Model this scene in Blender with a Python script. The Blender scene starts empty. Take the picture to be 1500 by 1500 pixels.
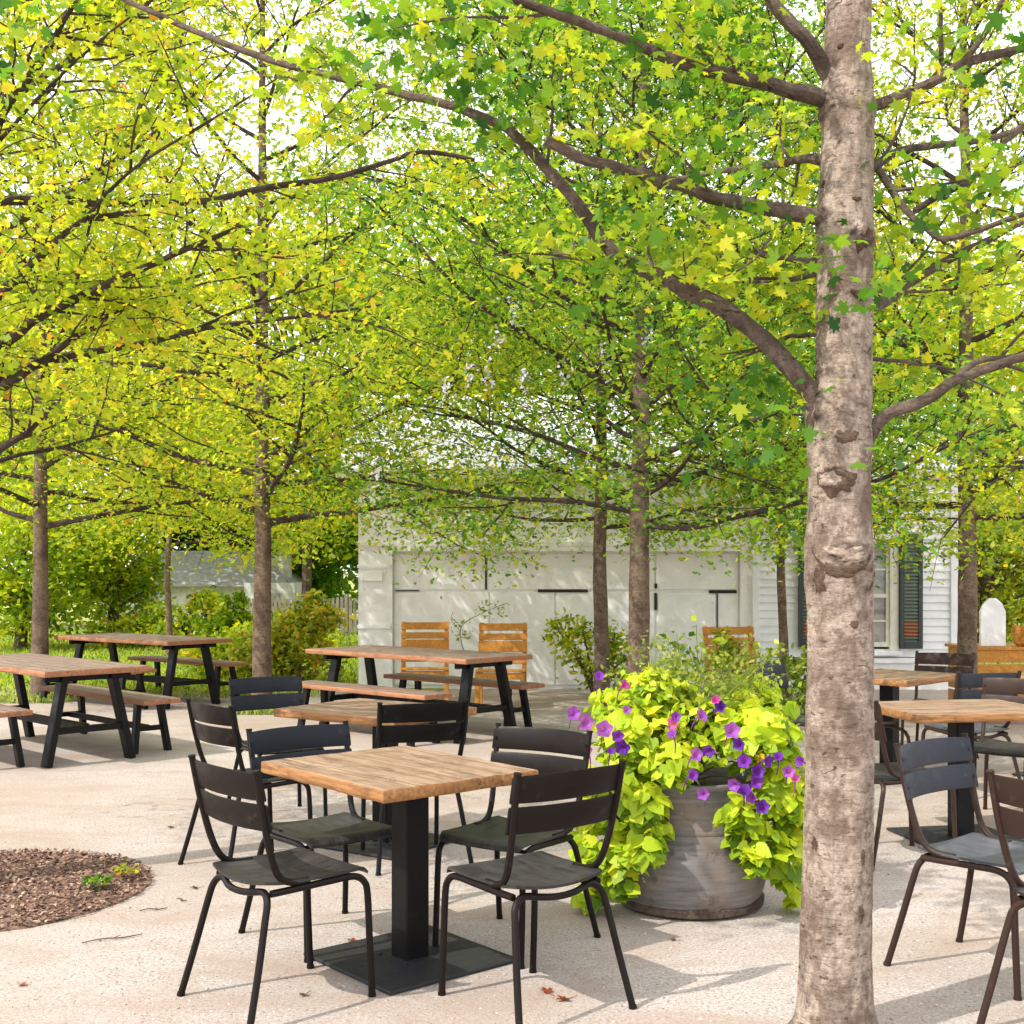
import bpy, math, random
import numpy as np
from mathutils import Vector, Matrix, noise
random.seed(7)
RNG = np.random.default_rng(11)
S = bpy.context.scene
COL = S.collection
PI = math.pi
# ------------------------------------------------------------------ measuring helpers
F = 1800.0; HY = 839.0; CH = 1.5          # focal length (px of the 1500 px photo), horizon row, camera height
def G(px, py):                            # ground point seen at a photo position
    D = CH*F/(py-HY); return Vector(((px-750)*D/F, D, 0))
def P(px, py, D):                         # point at distance D seen at a photo position
    return Vector(((px-750)*D/F, D, CH-(py-HY)*D/F))
# ------------------------------------------------------------------ object helpers
def tag(o, label=None, cat=None, group=None, kind=None):
    if label: o['label'] = label
    if cat: o['category'] = cat
    if group: o['group'] = group
    if kind: o['kind'] = kind
    return o
def thing(name, label, cat, loc=(0,0,0), rz=0, group=None):
    o = bpy.data.objects.new(name, None); COL.objects.link(o)
    o.location = loc; o.rotation_euler = (0,0,rz); o.empty_display_size = .1
    return tag(o, label, cat, group)
def children(o): return [c for c in bpy.data.objects if c.parent == o]
def dup(root, loc, rz, label, parent=None, mats=None, group=None):
    def cp(o, par):
        c = o.copy(); COL.objects.link(c)
        if par: c.parent = par
        for ch in KIDS.get(o.name, []): cp(ch, c)
        return c
    r = cp(root, None); r.location = loc; r.rotation_euler = (0,0,rz); r['label'] = label
    if group: r['group'] = group
    return r
KIDS = {}
class MB:
    def __init__(s): s.v=[]; s.f=[]; s.m=[]; s.mi=0
    def add(s, vs, fs):
        b=len(s.v); s.v += [tuple(v) for v in vs]; s.f += [tuple(i+b for i in f) for f in fs]; s.m += [s.mi]*len(fs)
    def box(s, c, d, rot=None, bev=0.0):
        x,y,z = d[0]/2,d[1]/2,d[2]/2
        if bev<=0:
            vs=[Vector((sx*x,sy*y,sz*z)) for sx in(-1,1) for sy in(-1,1) for sz in(-1,1)]
            fs=[(0,1,3,2),(4,6,7,5),(0,4,5,1),(2,3,7,6),(0,2,6,4),(1,5,7,3)]
        else:
            b=min(bev,x*.9,y*.9,z*.9); vs=[]; idx={}
            for sx in(-1,1):
                for sy in(-1,1):
                    for sz in(-1,1):
                        for a in range(3):
                            p=[sx*x,sy*y,sz*z]
                            for k in range(3):
                                if k!=a: p[k]-= (sx,sy,sz)[k]*b
                            idx[(sx,sy,sz,a)]=len(vs); vs.append(Vector(p))
            fs=[]
            for a in range(3):
                o1,o2=[k for k in range(3) if k!=a]
                for s_ in(-1,1):
                    q=[]
                    for (p1,p2) in((-1,-1),(1,-1),(1,1),(-1,1)):
                        t=[0,0,0]; t[a]=s_; t[o1]=p1; t[o2]=p2; q.append(idx[(*t,a)])
                    fs.append(tuple(q))
            for a in range(3):                      # edge strips along axis a
                o1,o2=[k for k in range(3) if k!=a]
                for p1 in(-1,1):
                    for p2 in(-1,1):
                        t0=[0,0,0];t1=[0,0,0]; t0[a]=-1;t1[a]=1
                        for t in(t0,t1): t[o1]=p1;t[o2]=p2
                        fs.append((idx[(*t0,o1)],idx[(*t1,o1)],idx[(*t1,o2)],idx[(*t0,o2)]))
            for sx in(-1,1):
                for sy in(-1,1):
                    for sz in(-1,1): fs.append(tuple(idx[(sx,sy,sz,a)] for a in range(3)))
        c=Vector(c)
        if rot is not None: vs=[rot@v for v in vs]
        s.add([v+c for v in vs], fs)
    def bar(s, a, b, w, t, up=(0,0,1), bev=.004, ext=0):     # rectangular bar from a to b
        a=Vector(a);b=Vector(b);d=b-a;L=d.length+2*ext;z=d.normalized();up=Vector(up)
        x=up.cross(z)
        if x.length<1e-4: x=Vector((1,0,0))
        x.normalize();y=z.cross(x)
        s.box((a+b)/2,(w,t,L),Matrix((x,y,z)).transposed(),bev)
    def tube(s, pts, r, seg=10, smooth=4, cap=True, squash=None):
        pts=[Vector(p) for p in pts]
        n=len(pts); rs=list(r) if hasattr(r,'__len__') else [r]*n
        if smooth>1 and n>2:
            P2=[];R2=[]
            for i in range(n-1):
                p0=pts[max(i-1,0)];p1=pts[i];p2=pts[i+1];p3=pts[min(i+2,n-1)]
                for k in range(smooth):
                    t=k/smooth
                    P2.append(.5*((2*p1)+(p2-p0)*t+(2*p0-5*p1+4*p2-p3)*t*t+(3*p1-p0-3*p2+p3)*t**3))
                    R2.append(rs[i]*(1-t)+rs[i+1]*t)
            P2.append(pts[-1]);R2.append(rs[-1]);pts=P2;rs=R2
        n=len(pts); vs=[];fs=[]
        t0=(pts[1]-pts[0]).normalized()
        nx=t0.orthogonal().normalized()
        for i in range(n):
            t=(pts[min(i+1,n-1)]-pts[max(i-1,0)]).normalized()
            nx=(nx-t*nx.dot(t))
            if nx.length<1e-6: nx=t.orthogonal()
            nx.normalize(); ny=t.cross(nx)
            for k in range(seg):
                a=2*PI*k/seg; vs.append(pts[i]+(nx*math.cos(a)+ny*math.sin(a))*rs[i])
        for i in range(n-1):
            for k in range(seg):
                k2=(k+1)%seg; fs.append((i*seg+k,i*seg+k2,(i+1)*seg+k2,(i+1)*seg+k))
        if cap:
            fs.append(tuple(range(seg))[::-1]); fs.append(tuple((n-1)*seg+k for k in range(seg)))
        s.add(vs,fs)
    def lathe(s, prof, seg=48, c=(0,0,0), wob=0):
        vs=[];fs=[];n=len(prof)
        for (r,z) in prof:
            for k in range(seg):
                a=2*PI*k/seg; rr=r*(1+wob*noise.noise(Vector((math.cos(a)*1.5,math.sin(a)*1.5,z*3))))
                vs.append((c[0]+rr*math.cos(a),c[1]+rr*math.sin(a),c[2]+z))
        for i in range(n-1):
            for k in range(seg):
                k2=(k+1)%seg; fs.append((i*seg+k,i*seg+k2,(i+1)*seg+k2,(i+1)*seg+k))
        s.add(vs,fs)
    def build(s, name, mat, parent=None, smooth=True, ang=35, label=None):
        me=bpy.data.meshes.new(name); me.from_pydata(s.v,[],s.f)
        mats = mat if isinstance(mat,(list,tuple)) else [mat]
        for m in mats: me.materials.append(m)
        if len(mats)>1: me.polygons.foreach_set('material_index', s.m)
        if smooth:
            me.shade_smooth(); me.set_sharp_from_angle(angle=math.radians(ang))
        me.update()
        o=bpy.data.objects.new(name,me); COL.objects.link(o)
        if parent is not None:
            o.parent=parent; KIDS.setdefault(parent.name,[]).append(o)
        if label: o['label']=label
        return o
# ------------------------------------------------------------------ materials
def newmat(name):
    m=bpy.data.materials.new(name); m.use_nodes=True; nt=m.node_tree; nt.nodes.clear()
    out=nt.nodes.new('ShaderNodeOutputMaterial'); return m,nt,out
def N(nt,t,**kw):
    n=nt.nodes.new(t)
    for k,v in kw.items():
        if k in n.inputs: n.inputs[k].default_value=v
        else: setattr(n,k,v)
    return n
def ramp(nt,fac,stops,interp='LINEAR'):
    r=nt.nodes.new('ShaderNodeValToRGB'); cr=r.color_ramp; cr.interpolation=interp
    while len(cr.elements)<len(stops): cr.elements.new(.5)
    for e,(p,c) in zip(cr.elements,stops):
        e.position=p; e.color=(*c,1) if len(c)==3 else c
    nt.links.new(fac,r.inputs[0]); return r.outputs[0]
def texco(nt,scale=(1,1,1),kind='Object',rot=(0,0,0)):
    t=nt.nodes.new('ShaderNodeTexCoord'); mp=nt.nodes.new('ShaderNodeMapping')
    mp.inputs['Scale'].default_value=scale; mp.inputs['Rotation'].default_value=rot
    nt.links.new(t.outputs[kind],mp.inputs[0]); return mp.outputs[0]
def noisef(nt,vec,scale,detail=4,rough=.6,dist=0):
    n=N(nt,'ShaderNodeTexNoise'); n.inputs['Scale'].default_value=scale; n.inputs['Detail'].default_value=detail
    n.inputs['Roughness'].default_value=rough; n.inputs['Distortion'].default_value=dist
    nt.links.new(vec,n.inputs['Vector']); return n.outputs[0]
def mix(nt,fac,a,b,mode='MIX'):
    m=nt.nodes.new('ShaderNodeMix'); m.data_type='RGBA'; m.blend_type=mode
    for s,v in((m.inputs[0],fac),(m.inputs[6],a),(m.inputs[7],b)):
        if isinstance(v,bpy.types.NodeSocket): nt.links.new(v,s)
        elif isinstance(v,(int,float)): s.default_value=v
        else: s.default_value=(*v,1)
    return m.outputs[2]
def finish(nt,out,col,rough=.7,bump=None,bs=.3,bd=.01,metal=0,spec=.5):
    b=nt.nodes.new('ShaderNodeBsdfPrincipled')
    if isinstance(col,bpy.types.NodeSocket): nt.links.new(col,b.inputs['Base Color'])
    else: b.inputs['Base Color'].default_value=(*col,1)
    if isinstance(rough,bpy.types.NodeSocket): nt.links.new(rough,b.inputs['Roughness'])
    else: b.inputs['Roughness'].default_value=rough
    b.inputs['Metallic'].default_value=metal; b.inputs['Specular IOR Level'].default_value=spec
    if bump is not None:
        bn=nt.nodes.new('ShaderNodeBump'); bn.inputs['Strength'].default_value=bs; bn.inputs['Distance'].default_value=bd
        nt.links.new(bump,bn.inputs['Height']); nt.links.new(bn.outputs[0],b.inputs['Normal'])
    nt.links.new(b.outputs[0],out.inputs[0]); return b
def paint(name,c,c2,rough=.4,sc=14):
    m,nt,out=newmat(name); v=texco(nt); n=noisef(nt,v,sc,5,.65); n2=noisef(nt,v,90,3)
    col=ramp(nt,n,[(.3,c),(.62,c),(.8,c2)])
    r=ramp(nt,n,[(.3,(rough-.08,)*3),(.75,(rough+.25,)*3)])
    finish(nt,out,col,r,n2,.15,.002,spec=.16); return m
M={}
M['black']=paint('black_paint',(.006,.0055,.0055),(.03,.027,.025),.36)
M['brownblack']=paint('brown_black_paint',(.009,.006,.005),(.04,.028,.021),.36)
M['skylit']=paint('skylit_paint',(.012,.014,.019),(.05,.056,.07),.42)  # blue tone is sky reflection on dark paint, put into the colour
M['skylitgrey']=paint('skylit_grey_paint',(.034,.037,.047),(.11,.11,.125),.45)  # grey-blue sky sheen put into the base colour of the slats
M['bronze']=paint('bronze_paint',(.035,.020,.015),(.09,.06,.045),.38)
M['plate']=paint('steel_plate',(.03,.03,.033),(.11,.105,.10),.42,22)
def seatmat(name,c,c2):
    m,nt,out=newmat(name); v=texco(nt,(38,4,4)); n=noisef(nt,v,2,6,.6); n2=noisef(nt,texco(nt),9,4)
    col=ramp(nt,n,[(.3,c),(.75,c2)]); col=mix(nt,ramp(nt,n2,[(.45,(0,0,0)),(.8,(.5,.5,.5))]),col,tuple(x*1.6+.02 for x in c2))
    finish(nt,out,col,.45,n,.35,.003,spec=.3); return m
M['seat']=seatmat('worn_seat_paint',(.009,.008,.0085),(.05,.044,.042))
M['seatskylit']=seatmat('skylit_seat_paint',(.035,.037,.045),(.10,.10,.115))  # bluish sky reflection put into the seat colour
def wood(name,light,mid,dark,scale=1,axis='x',rough=.6,seam=None,sd=1):
    m,nt,out=newmat(name)
    sc=(1.3,16,16) if axis=='x' else (16,1.3,16)
    v=texco(nt,tuple(s*scale for s in sc)); n=noisef(nt,v,3.2,7,.68,.35)
    v2=texco(nt,(.6,3,1) if axis=='x' else (3,.6,1)); nb=noisef(nt,v2,3,4,.6)
    col=ramp(nt,n,[(.28,dark),(.46,mid),(.66,light)])
    col=mix(nt,ramp(nt,nb,[(.38,(0,0,0)),(.68,(.75,.75,.75))]),col,mid)
    if seam:
        w=N(nt,'ShaderNodeTexWave'); w.wave_type='BANDS'; w.bands_direction='Y' if axis=='x' else 'X'
        w.inputs['Scale'].default_value=seam; w.inputs['Distortion'].default_value=.15
        w.inputs['Detail'].default_value=1
        nt.links.new(texco(nt),w.inputs['Vector'])
        lin=ramp(nt,w.outputs['Fac'],[(0,(.8*sd,)*3),(.04,(.4*sd,)*3),(.09,(0,0,0))])
        col=mix(nt,lin,col,dark)
    n8=noisef(nt,texco(nt,(1,1,1)),7,6,.75,.6); col=mix(nt,ramp(nt,n8,[(.52,(0,0,0)),(.66,(.55,.55,.55))]),col,dark)
    finish(nt,out,col,rough,n,.8,.006,spec=.25); return m
M['top']=wood('weathered_table_wood',(.43,.31,.215),(.25,.155,.095),(.06,.035,.02),1,'x',.7,3.2,.35)
M['edge']=wood('table_edge_wood',(.46,.24,.09),(.27,.12,.042),(.06,.032,.016),1.2,'x',.55)
M['picnic']=wood('picnic_wood',(.36,.265,.215),(.22,.15,.115),(.09,.06,.045),1,'x',.65,2.2)
M['picnicedge']=wood('picnic_edge_wood',(.46,.22,.11),(.32,.14,.07),(.12,.06,.03),1,'x',.6)
M['lounge']=wood('oiled_orange_wood',(.62,.30,.06),(.46,.19,.03),(.24,.09,.015),1,'y',.5)
# gravel
m,nt,out=newmat('pale_gravel'); v=texco(nt)
n1=noisef(nt,v,.45,4,.55); n2=noisef(nt,v,7,6,.7); n3=noisef(nt,v,70,4,.75)
vo=N(nt,'ShaderNodeTexVoronoi'); vo.inputs['Scale'].default_value=85; nt.links.new(v,vo.inputs['Vector'])
c=ramp(nt,n3,[(.32,(.17,.13,.10)),(.45,(.43,.375,.335)),(.58,(.53,.475,.44)),(.72,(.70,.66,.63))])
c=mix(nt,ramp(nt,n1,[(.42,(0,0,0)),(.62,(.6,.6,.6))]),c,(.38,.29,.22))
c=mix(nt,ramp(nt,n2,[(.52,(0,0,0)),(.74,(.5,.5,.5))]),c,(.33,.245,.185))
c=mix(nt,ramp(nt,vo.outputs['Color'],[(.0,(.55,.55,.55)),(.1,(0,0,0))]),c,(.3,.24,.2))
n4=noisef(nt,v,190,3,.8); c=mix(nt,ramp(nt,n4,[(.38,(.8,.8,.8)),(.46,(0,0,0))]),c,(.17,.13,.105)); n5=noisef(nt,texco(nt,(1,2.2,1)),1.3,5,.65,.6); c=mix(nt,ramp(nt,n5,[(.46,(0,0,0)),(.66,(.62,.62,.62))]),c,(.34,.25,.19)); bb=mix(nt,.5,n3,n4)
finish(nt,out,c,.95,bb,.6,.012,spec=.15); M['gravel']=m
m,nt,out=newmat('pebble_stone'); 
a=N(nt,'ShaderNodeAttribute'); a.attribute_name='tint'
finish(nt,out,ramp(nt,a.outputs['Fac'],[(0,(.09,.065,.05)),(.35,(.28,.22,.18)),(.7,(.55,.49,.43)),(1,(.75,.7,.65))]),.9); M['pebble']=m
m,nt,out=newmat('bark_mulch'); v=texco(nt); n=noisef(nt,v,30,6,.75); n2=noisef(nt,v,3,4)
c=ramp(nt,n,[(.3,(.06,.028,.018)),(.5,(.19,.10,.065)),(.7,(.34,.21,.145))]); c=mix(nt,ramp(nt,n2,[(.45,(0,0,0)),(.7,(.5,.5,.5))]),c,(.25,.16,.11))
finish(nt,out,c,.95,n,.9,.02); M['mulch']=m
m,nt,out=newmat('mulch_chip'); a=N(nt,'ShaderNodeAttribute'); a.attribute_name='tint'
finish(nt,out,ramp(nt,a.outputs['Fac'],[(0,(.06,.03,.02)),(.5,(.19,.10,.068)),(.85,(.30,.19,.13)),(1,(.42,.33,.24))]),.9); M['chip']=m
m,nt,out=newmat('lawn_grass'); v=texco(nt); n=noisef(nt,v,1.1,5,.6); n2=noisef(nt,v,25,4,.7)
c=ramp(nt,n,[(.35,(.20,.27,.035)),(.65,(.40,.40,.07))]); c=mix(nt,ramp(nt,n2,[(.4,(0,0,0)),(.7,(.4,.4,.4))]),c,(.12,.18,.03))
finish(nt,out,c,.95,n2,.6,.03); M['lawn']=m
# bark
def bark(name,light,mid,dark,patch,hs=1.0):
    m,nt,out=newmat(name)
    vh=texco(nt,(9*hs,9*hs,38*hs)); vv=texco(nt,(1,1,1)); n=noisef(nt,vh,2.2,7,.7,.4); nb=noisef(nt,vv,5,5,.65); nf=noisef(nt,texco(nt,(1,1,.7)),60,5,.75)
    c=ramp(nt,nf,[(.3,mid),(.55,light),(.75,tuple(min(1,x*1.15) for x in light))])
    c=mix(nt,ramp(nt,nb,[(.48,(0,0,0)),(.58,(.7,.7,.7)),(.72,(.95,.95,.95))]),c,patch)
    c=mix(nt,ramp(nt,n,[(.26,(.95,.95,.95)),(.40,(.25,.25,.25)),(.5,(0,0,0))]),c,dark)
    a_=N(nt,'ShaderNodeAttribute'); a_.attribute_name='scar_shade'; c=mix(nt,a_.outputs['Fac'],c,(.045,.026,.018))
    if hs==1.0:
        vz=noisef(nt,texco(nt,(7,7,16)),2.6,3,.5,1.2); c=mix(nt,ramp(nt,vz,[(.66,(0,0,0)),(.69,(.8,.8,.8))]),c,dark); vy=noisef(nt,texco(nt,(1,1,1)),22,4,.7); c=mix(nt,ramp(nt,vy,[(.53,(0,0,0)),(.62,(.75,.75,.75))]),c,patch)
    h=mix(nt,.5,n,nf)
    finish(nt,out,c,.9,h,1.0,.02,spec=.2); return m
M['bark']=bark('pale_bark',(.43,.345,.28),(.25,.185,.14),(.045,.028,.02),(.15,.10,.072))
M['bark2']=bark('brown_bark',(.22,.155,.11),(.13,.088,.062),(.03,.02,.015),(.09,.06,.044))
M['twigwood']=bark('dark_twig_bark',(.085,.06,.047),(.055,.04,.032),(.02,.014,.011),(.04,.028,.022))
M['limb']=bark('limb_bark',(.16,.118,.092),(.10,.072,.055),(.03,.02,.016),(.07,.048,.038))
M['wound_shade']=bark('knot_shade_bark',(.15,.10,.07),(.085,.055,.038),(.012,.008,.006),(.045,.028,.02),2)  # dark knot bark, also carries the shadow painted beside the knots
def leafmat(name,stops,tr=.55,gain=1.5,rough=.5):
    m,nt,out=newmat(name); a=N(nt,'ShaderNodeAttribute'); a.attribute_name='tint'
    col=ramp(nt,a.outputs['Fac'],stops)
    b=N(nt,'ShaderNodeBsdfPrincipled'); b.inputs['Roughness'].default_value=rough; b.inputs['Specular IOR Level'].default_value=.3
    nt.links.new(col,b.inputs['Base Color'])
    t=N(nt,'ShaderNodeBsdfTranslucent'); g=mix(nt,1.0,col,(gain*1.08,gain,gain*.45),'MULTIPLY'); nt.links.new(g,t.inputs[0])
    mx=N(nt,'ShaderNodeMixShader'); mx.inputs[0].default_value=tr
    nt.links.new(b.outputs[0],mx.inputs[1]); nt.links.new(t.outputs[0],mx.inputs[2]); nt.links.new(mx.outputs[0],out.inputs[0]); return m
M['leafY']=leafmat('yellow_green_leaves',[(0,(.07,.14,.02)),(.25,(.20,.31,.02)),(.55,(.38,.47,.025)),(.82,(.58,.55,.04)),(.96,(.64,.44,.04)),(1,(.55,.25,.04))])
M['leafG']=leafmat('green_leaves',[(0,(.02,.075,.015)),(.35,(.07,.19,.02)),(.7,(.19,.34,.025)),(1,(.42,.48,.03))])
M['leafM']=leafmat('fresh_green_leaves',[(0,(.05,.12,.02)),(.35,(.17,.29,.025)),(.75,(.36,.45,.03)),(1,(.58,.55,.04))])
M['leafD']=leafmat('dark_evergreen_leaves',[(0,(.012,.03,.012)),(.6,(.035,.07,.02)),(1,(.07,.13,.03))],.25)
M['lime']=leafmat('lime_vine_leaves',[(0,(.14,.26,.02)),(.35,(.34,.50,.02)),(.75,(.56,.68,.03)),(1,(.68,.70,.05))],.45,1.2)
M['autumn']=leafmat('orange_yellow_leaves',[(0,(.12,.2,.02)),(.5,(.34,.40,.03)),(.78,(.58,.46,.03)),(1,(.6,.24,.02))],.45,1.2)
M['fine']=leafmat('fine_green_leaves',[(0,(.12,.19,.03)),(.5,(.28,.36,.06)),(1,(.48,.52,.1))],.45,1.2)
M['petal']=leafmat('violet_petals',[(0,(.10,.02,.32)),(.5,(.22,.04,.46)),(1,(.42,.12,.55))],.4,1.3)
M['petalp']=leafmat('magenta_petals',[(0,(.45,.04,.32)),(1,(.65,.14,.45))],.4,1.3)
M['lilac']=leafmat('lilac_petals',[(0,(.42,.42,.66)),(1,(.68,.68,.84))],.4,1.2)
M['dead']=leafmat('dry_red_leaf',[(0,(.22,.05,.02)),(1,(.4,.13,.05))],.2,1)
M['dead2']=leafmat('dry_brown_leaf',[(0,(.13,.07,.035)),(1,(.3,.18,.09))],.2,1)
m,nt,out=newmat('green_stem'); finish(nt,out,(.16,.2,.05),.6); M['stem']=m
# building
def whitepaint(name,base=(.80,.79,.78),wear=.5):
    m,nt,out=newmat(name); v=texco(nt); n=noisef(nt,v,1.6,6,.7,.5); n2=noisef(nt,texco(nt,(1,1,1)),6,7,.8,.3); n3=noisef(nt,texco(nt,(2,2,9)),5,6,.75)
    c=ramp(nt,n,[(.4,base),(.7,tuple(x*.82 for x in base))])
    c=mix(nt,ramp(nt,n2,[(.30,(wear,)*3),(.36,(0,0,0))]),c,(.20,.165,.14)); n6=noisef(nt,texco(nt,(1,1,1)),1.1,3,.5,3.5); c=mix(nt,ramp(nt,n6,[(.492,(0,0,0)),(.497,(wear*.25,)*3),(.502,(0,0,0))]),c,(.25,.21,.18))
    c=mix(nt,ramp(nt,n3,[(.62,(0,0,0)),(.74,(.45,.45,.45))]),c,(.5,.46,.42))
    finish(nt,out,c,.6,n2,.25,.004); return m
M['white']=whitepaint('peeling_white_paint',(.9,.89,.875),.8); M['siding']=whitepaint('white_siding_paint',(.84,.84,.85),.35)
m,nt,out=newmat('window_trim'); finish(nt,out,ramp(nt,noisef(nt,texco(nt),12,4),[(.3,(.74,.71,.62)),(.7,(.62,.59,.5))]),.5); M['trim']=m
m,nt,out=newmat('dark_gap'); finish(nt,out,(.02,.018,.016),.8); M['gap']=m
m,nt,out=newmat('window_pane'); finish(nt,out,ramp(nt,noisef(nt,texco(nt,(1,1,2)),2.2,3),[(.35,(.12,.14,.14)),(.5,(.3,.29,.27)),(.7,(.36,.30,.26))]),.08,spec=.8); M['pane']=m
m,nt,out=newmat('pale_metal_roof'); finish(nt,out,ramp(nt,noisef(nt,texco(nt,(1,1,1)),3,4),[(.3,(.7,.7,.7)),(.7,(.58,.57,.56))]),.45,metal=.2); M['metalroof']=m
m,nt,out=newmat('shutter_paint'); finish(nt,out,ramp(nt,noisef(nt,texco(nt),20,4),[(.3,(.012,.02,.02)),(.7,(.03,.045,.04))]),.4); M['shutter']=m
m,nt,out=newmat('louver_paint_reflection'); v=texco(nt,kind='Object'); sp=N(nt,'ShaderNodeSeparateXYZ'); nt.links.new(v,sp.inputs[0])
finish(nt,out,ramp(nt,sp.outputs[2],[(.0,(.06,.12,.10)),(.5,(.09,.15,.12)),(.66,(.10,.16,.12)),(.70,(.36,.13,.05)),(.86,(.36,.13,.05)),(.90,(.12,.18,.14)),(1,(.14,.18,.14))]),.4); M['louver']=m  # orange band is a reflection painted into the louver colour
m,nt,out=newmat('grey_shingles'); v=texco(nt); n=noisef(nt,v,8,5,.7); finish(nt,out,ramp(nt,n,[(.3,(.2,.2,.21)),(.7,(.42,.41,.42))]),.9,n,.4,.02); M['shingle']=m
m,nt,out=newmat('pale_stone'); v=texco(nt); n=noisef(nt,v,5,5,.7); finish(nt,out,ramp(nt,n,[(.3,(.35,.34,.33)),(.7,(.68,.67,.66))]),.9,n,.4,.02); M['stone']=m
m,nt,out=newmat('grey_fence_wood'); v=texco(nt,(4,4,1)); n=noisef(nt,v,6,5,.7); finish(nt,out,ramp(nt,n,[(.3,(.15,.125,.10)),(.7,(.30,.26,.21))]),.9,n,.4,.01); M['fence']=m
# planter pot
m,nt,out=newmat('weathered_tub'); v=texco(nt,(1,1,12)); n=noisef(nt,v,3,6,.7,.2); n2=noisef(nt,texco(nt),4.5,5,.65)
c=ramp(nt,n,[(.3,(.085,.08,.077)),(.55,(.19,.18,.172)),(.75,(.30,.285,.275))]); c=mix(nt,ramp(nt,n2,[(.48,(0,0,0)),(.6,(.75,.75,.75))]),c,(.20,.155,.125)); n7=noisef(nt,texco(nt),11,5,.7); c=mix(nt,ramp(nt,n7,[(.56,(0,0,0)),(.66,(.6,.6,.6))]),c,(.06,.05,.045))
finish(nt,out,c,.85,n7,.6,.01,spec=.2); M['tub']=m
m,nt,out=newmat('soil'); finish(nt,out,(.05,.035,.025),.95); M['soil']=m
m,nt,out=newmat('white_board_paint'); finish(nt,out,ramp(nt,noisef(nt,texco(nt),6,5),[(.3,(.85,.85,.86)),(.75,(.72,.72,.73))]),.5); M['board']=m
# ------------------------------------------------------------------ leaf clouds
SH={'simple':np.array([(0,-.5),(.25,-.22),(.30,.08),(0,.55),(-.30,.08),(-.25,-.22)]),
 'jag':np.array([(0,-.5),(.36,-.16),(.13,.0),(.26,.26),(0,.58),(-.26,.26),(-.13,.0),(-.36,-.16)]),
 'quad':np.array([(0,-.5),(.32,0),(0,.5),(-.32,0)]),
 'lobed':np.array([(0,-.40),(.14,-.27),(.40,-.36),(.30,-.16),(.36,-.08),(.54,.10),(.38,.10),(.40,.24),(.15,.14),(.16,.34),(.0,.60),(-.16,.34),(-.15,.14),(-.40,.24),(-.38,.10),(-.54,.10),(-.36,-.08),(-.30,-.16),(-.40,-.36),(-.14,-.27)]),
 'heart':np.array([(0,-.32),(.16,-.48),(.38,-.40),(.46,-.12),(.34,.18),(0,.58),(-.34,.18),(-.46,-.12),(-.38,-.40),(-.16,-.48)]),
 'needle':np.array([(0,-.5),(.09,0),(0,.5),(-.09,0)])}
def leaves(name,C,size,mat,parent=None,shape='simple',tilt=.7,tint=None,curl=.3,out_dir=None,var=.35,normals=None):
    C=np.asarray(C,float); n=len(C); sh=SH[shape]; K=len(sh)
    nr=RNG.normal(0,tilt,(n,3))
    if normals is None: nr[:,2]+=1.0
    else: nr=nr+normals
    nr/=np.linalg.norm(nr,axis=1)[:,None]+1e-9
    a=RNG.normal(0,1,(n,3))
    if out_dir is not None: a=out_dir+RNG.normal(0,.45,(n,3))
    v=a-(a*nr).sum(1)[:,None]*nr; v/=np.linalg.norm(v,axis=1)[:,None]+1e-9
    u=np.cross(v,nr)
    sz=size*(1+RNG.uniform(-var,var,n))
    X=sh[:,0][None,:,None]; Y=sh[:,1][None,:,None]
    Z=-(curl*(sh[:,0]**2*1.6+sh[:,1]**2))[None,:,None]
    V=C[:,None,:]+sz[:,None,None]*(u[:,None,:]*X+v[:,None,:]*Y+nr[:,None,:]*Z)
    me=bpy.data.meshes.new(name)
    me.vertices.add(n*K); me.vertices.foreach_set('co',V.reshape(-1).astype(np.float32))
    me.loops.add(n*K); me.loops.foreach_set('vertex_index',np.arange(n*K,dtype=np.int32))
    me.polygons.add(n); me.polygons.foreach_set('loop_start',np.arange(0,n*K,K,dtype=np.int32))
    me.update(calc_edges=True)
    if tint is None: tint=RNG.random(n)
    at=me.attributes.new('tint','FLOAT','FACE'); at.data.foreach_set('value',np.clip(tint,0,1).astype(np.float32))
    me.materials.append(mat)
    o=bpy.data.objects.new(name,me); COL.objects.link(o)
    if parent is not None: o.parent=parent; KIDS.setdefault(parent.name,[]).append(o)
    return o
# ------------------------------------------------------------------ camera, light, sky
cam=bpy.data.objects.new('camera',bpy.data.cameras.new('camera')); COL.objects.link(cam); S.camera=cam
cam.location=(0,0,CH); cam.rotation_euler=(PI/2,0,0)
cam.data.sensor_width=36; cam.data.lens=36*F/1500; cam.data.shift_y=(HY-750)/1500; cam.data.clip_end=2000; cam.data.clip_start=.05
SUN=Vector((-.62,-.42,.78)).normalized()
el=math.asin(SUN.z); az=math.atan2(SUN.x,SUN.y)
ld=bpy.data.lights.new('sun','SUN'); ld.energy=3.1; ld.angle=math.radians(.6); ld.color=(1,.95,.87)
lo=bpy.data.objects.new('sun',ld); COL.objects.link(lo); lo.rotation_euler=SUN.to_track_quat('Z','Y').to_euler()
w=bpy.data.worlds.new('World'); S.world=w; w.use_nodes=True; nt=w.node_tree; nt.nodes.clear()
sk=nt.nodes.new('ShaderNodeTexSky'); sk.sky_type='NISHITA'; sk.sun_disc=False; sk.sun_elevation=el; sk.sun_rotation=az
sk.air_density=1.0; sk.dust_density=3.5; sk.ozone_density=1.0
tc=nt.nodes.new('ShaderNodeTexCoord'); mp=nt.nodes.new('ShaderNodeMapping'); mp.inputs['Scale'].default_value=(1,1,2.5); nt.links.new(tc.outputs['Generated'],mp.inputs[0])
cn=noisef(nt,mp.outputs[0],2.6,6,.55)
cl=ramp(nt,cn,[(.3,(.45,.45,.45)),(.6,(.95,.95,.95))])
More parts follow.
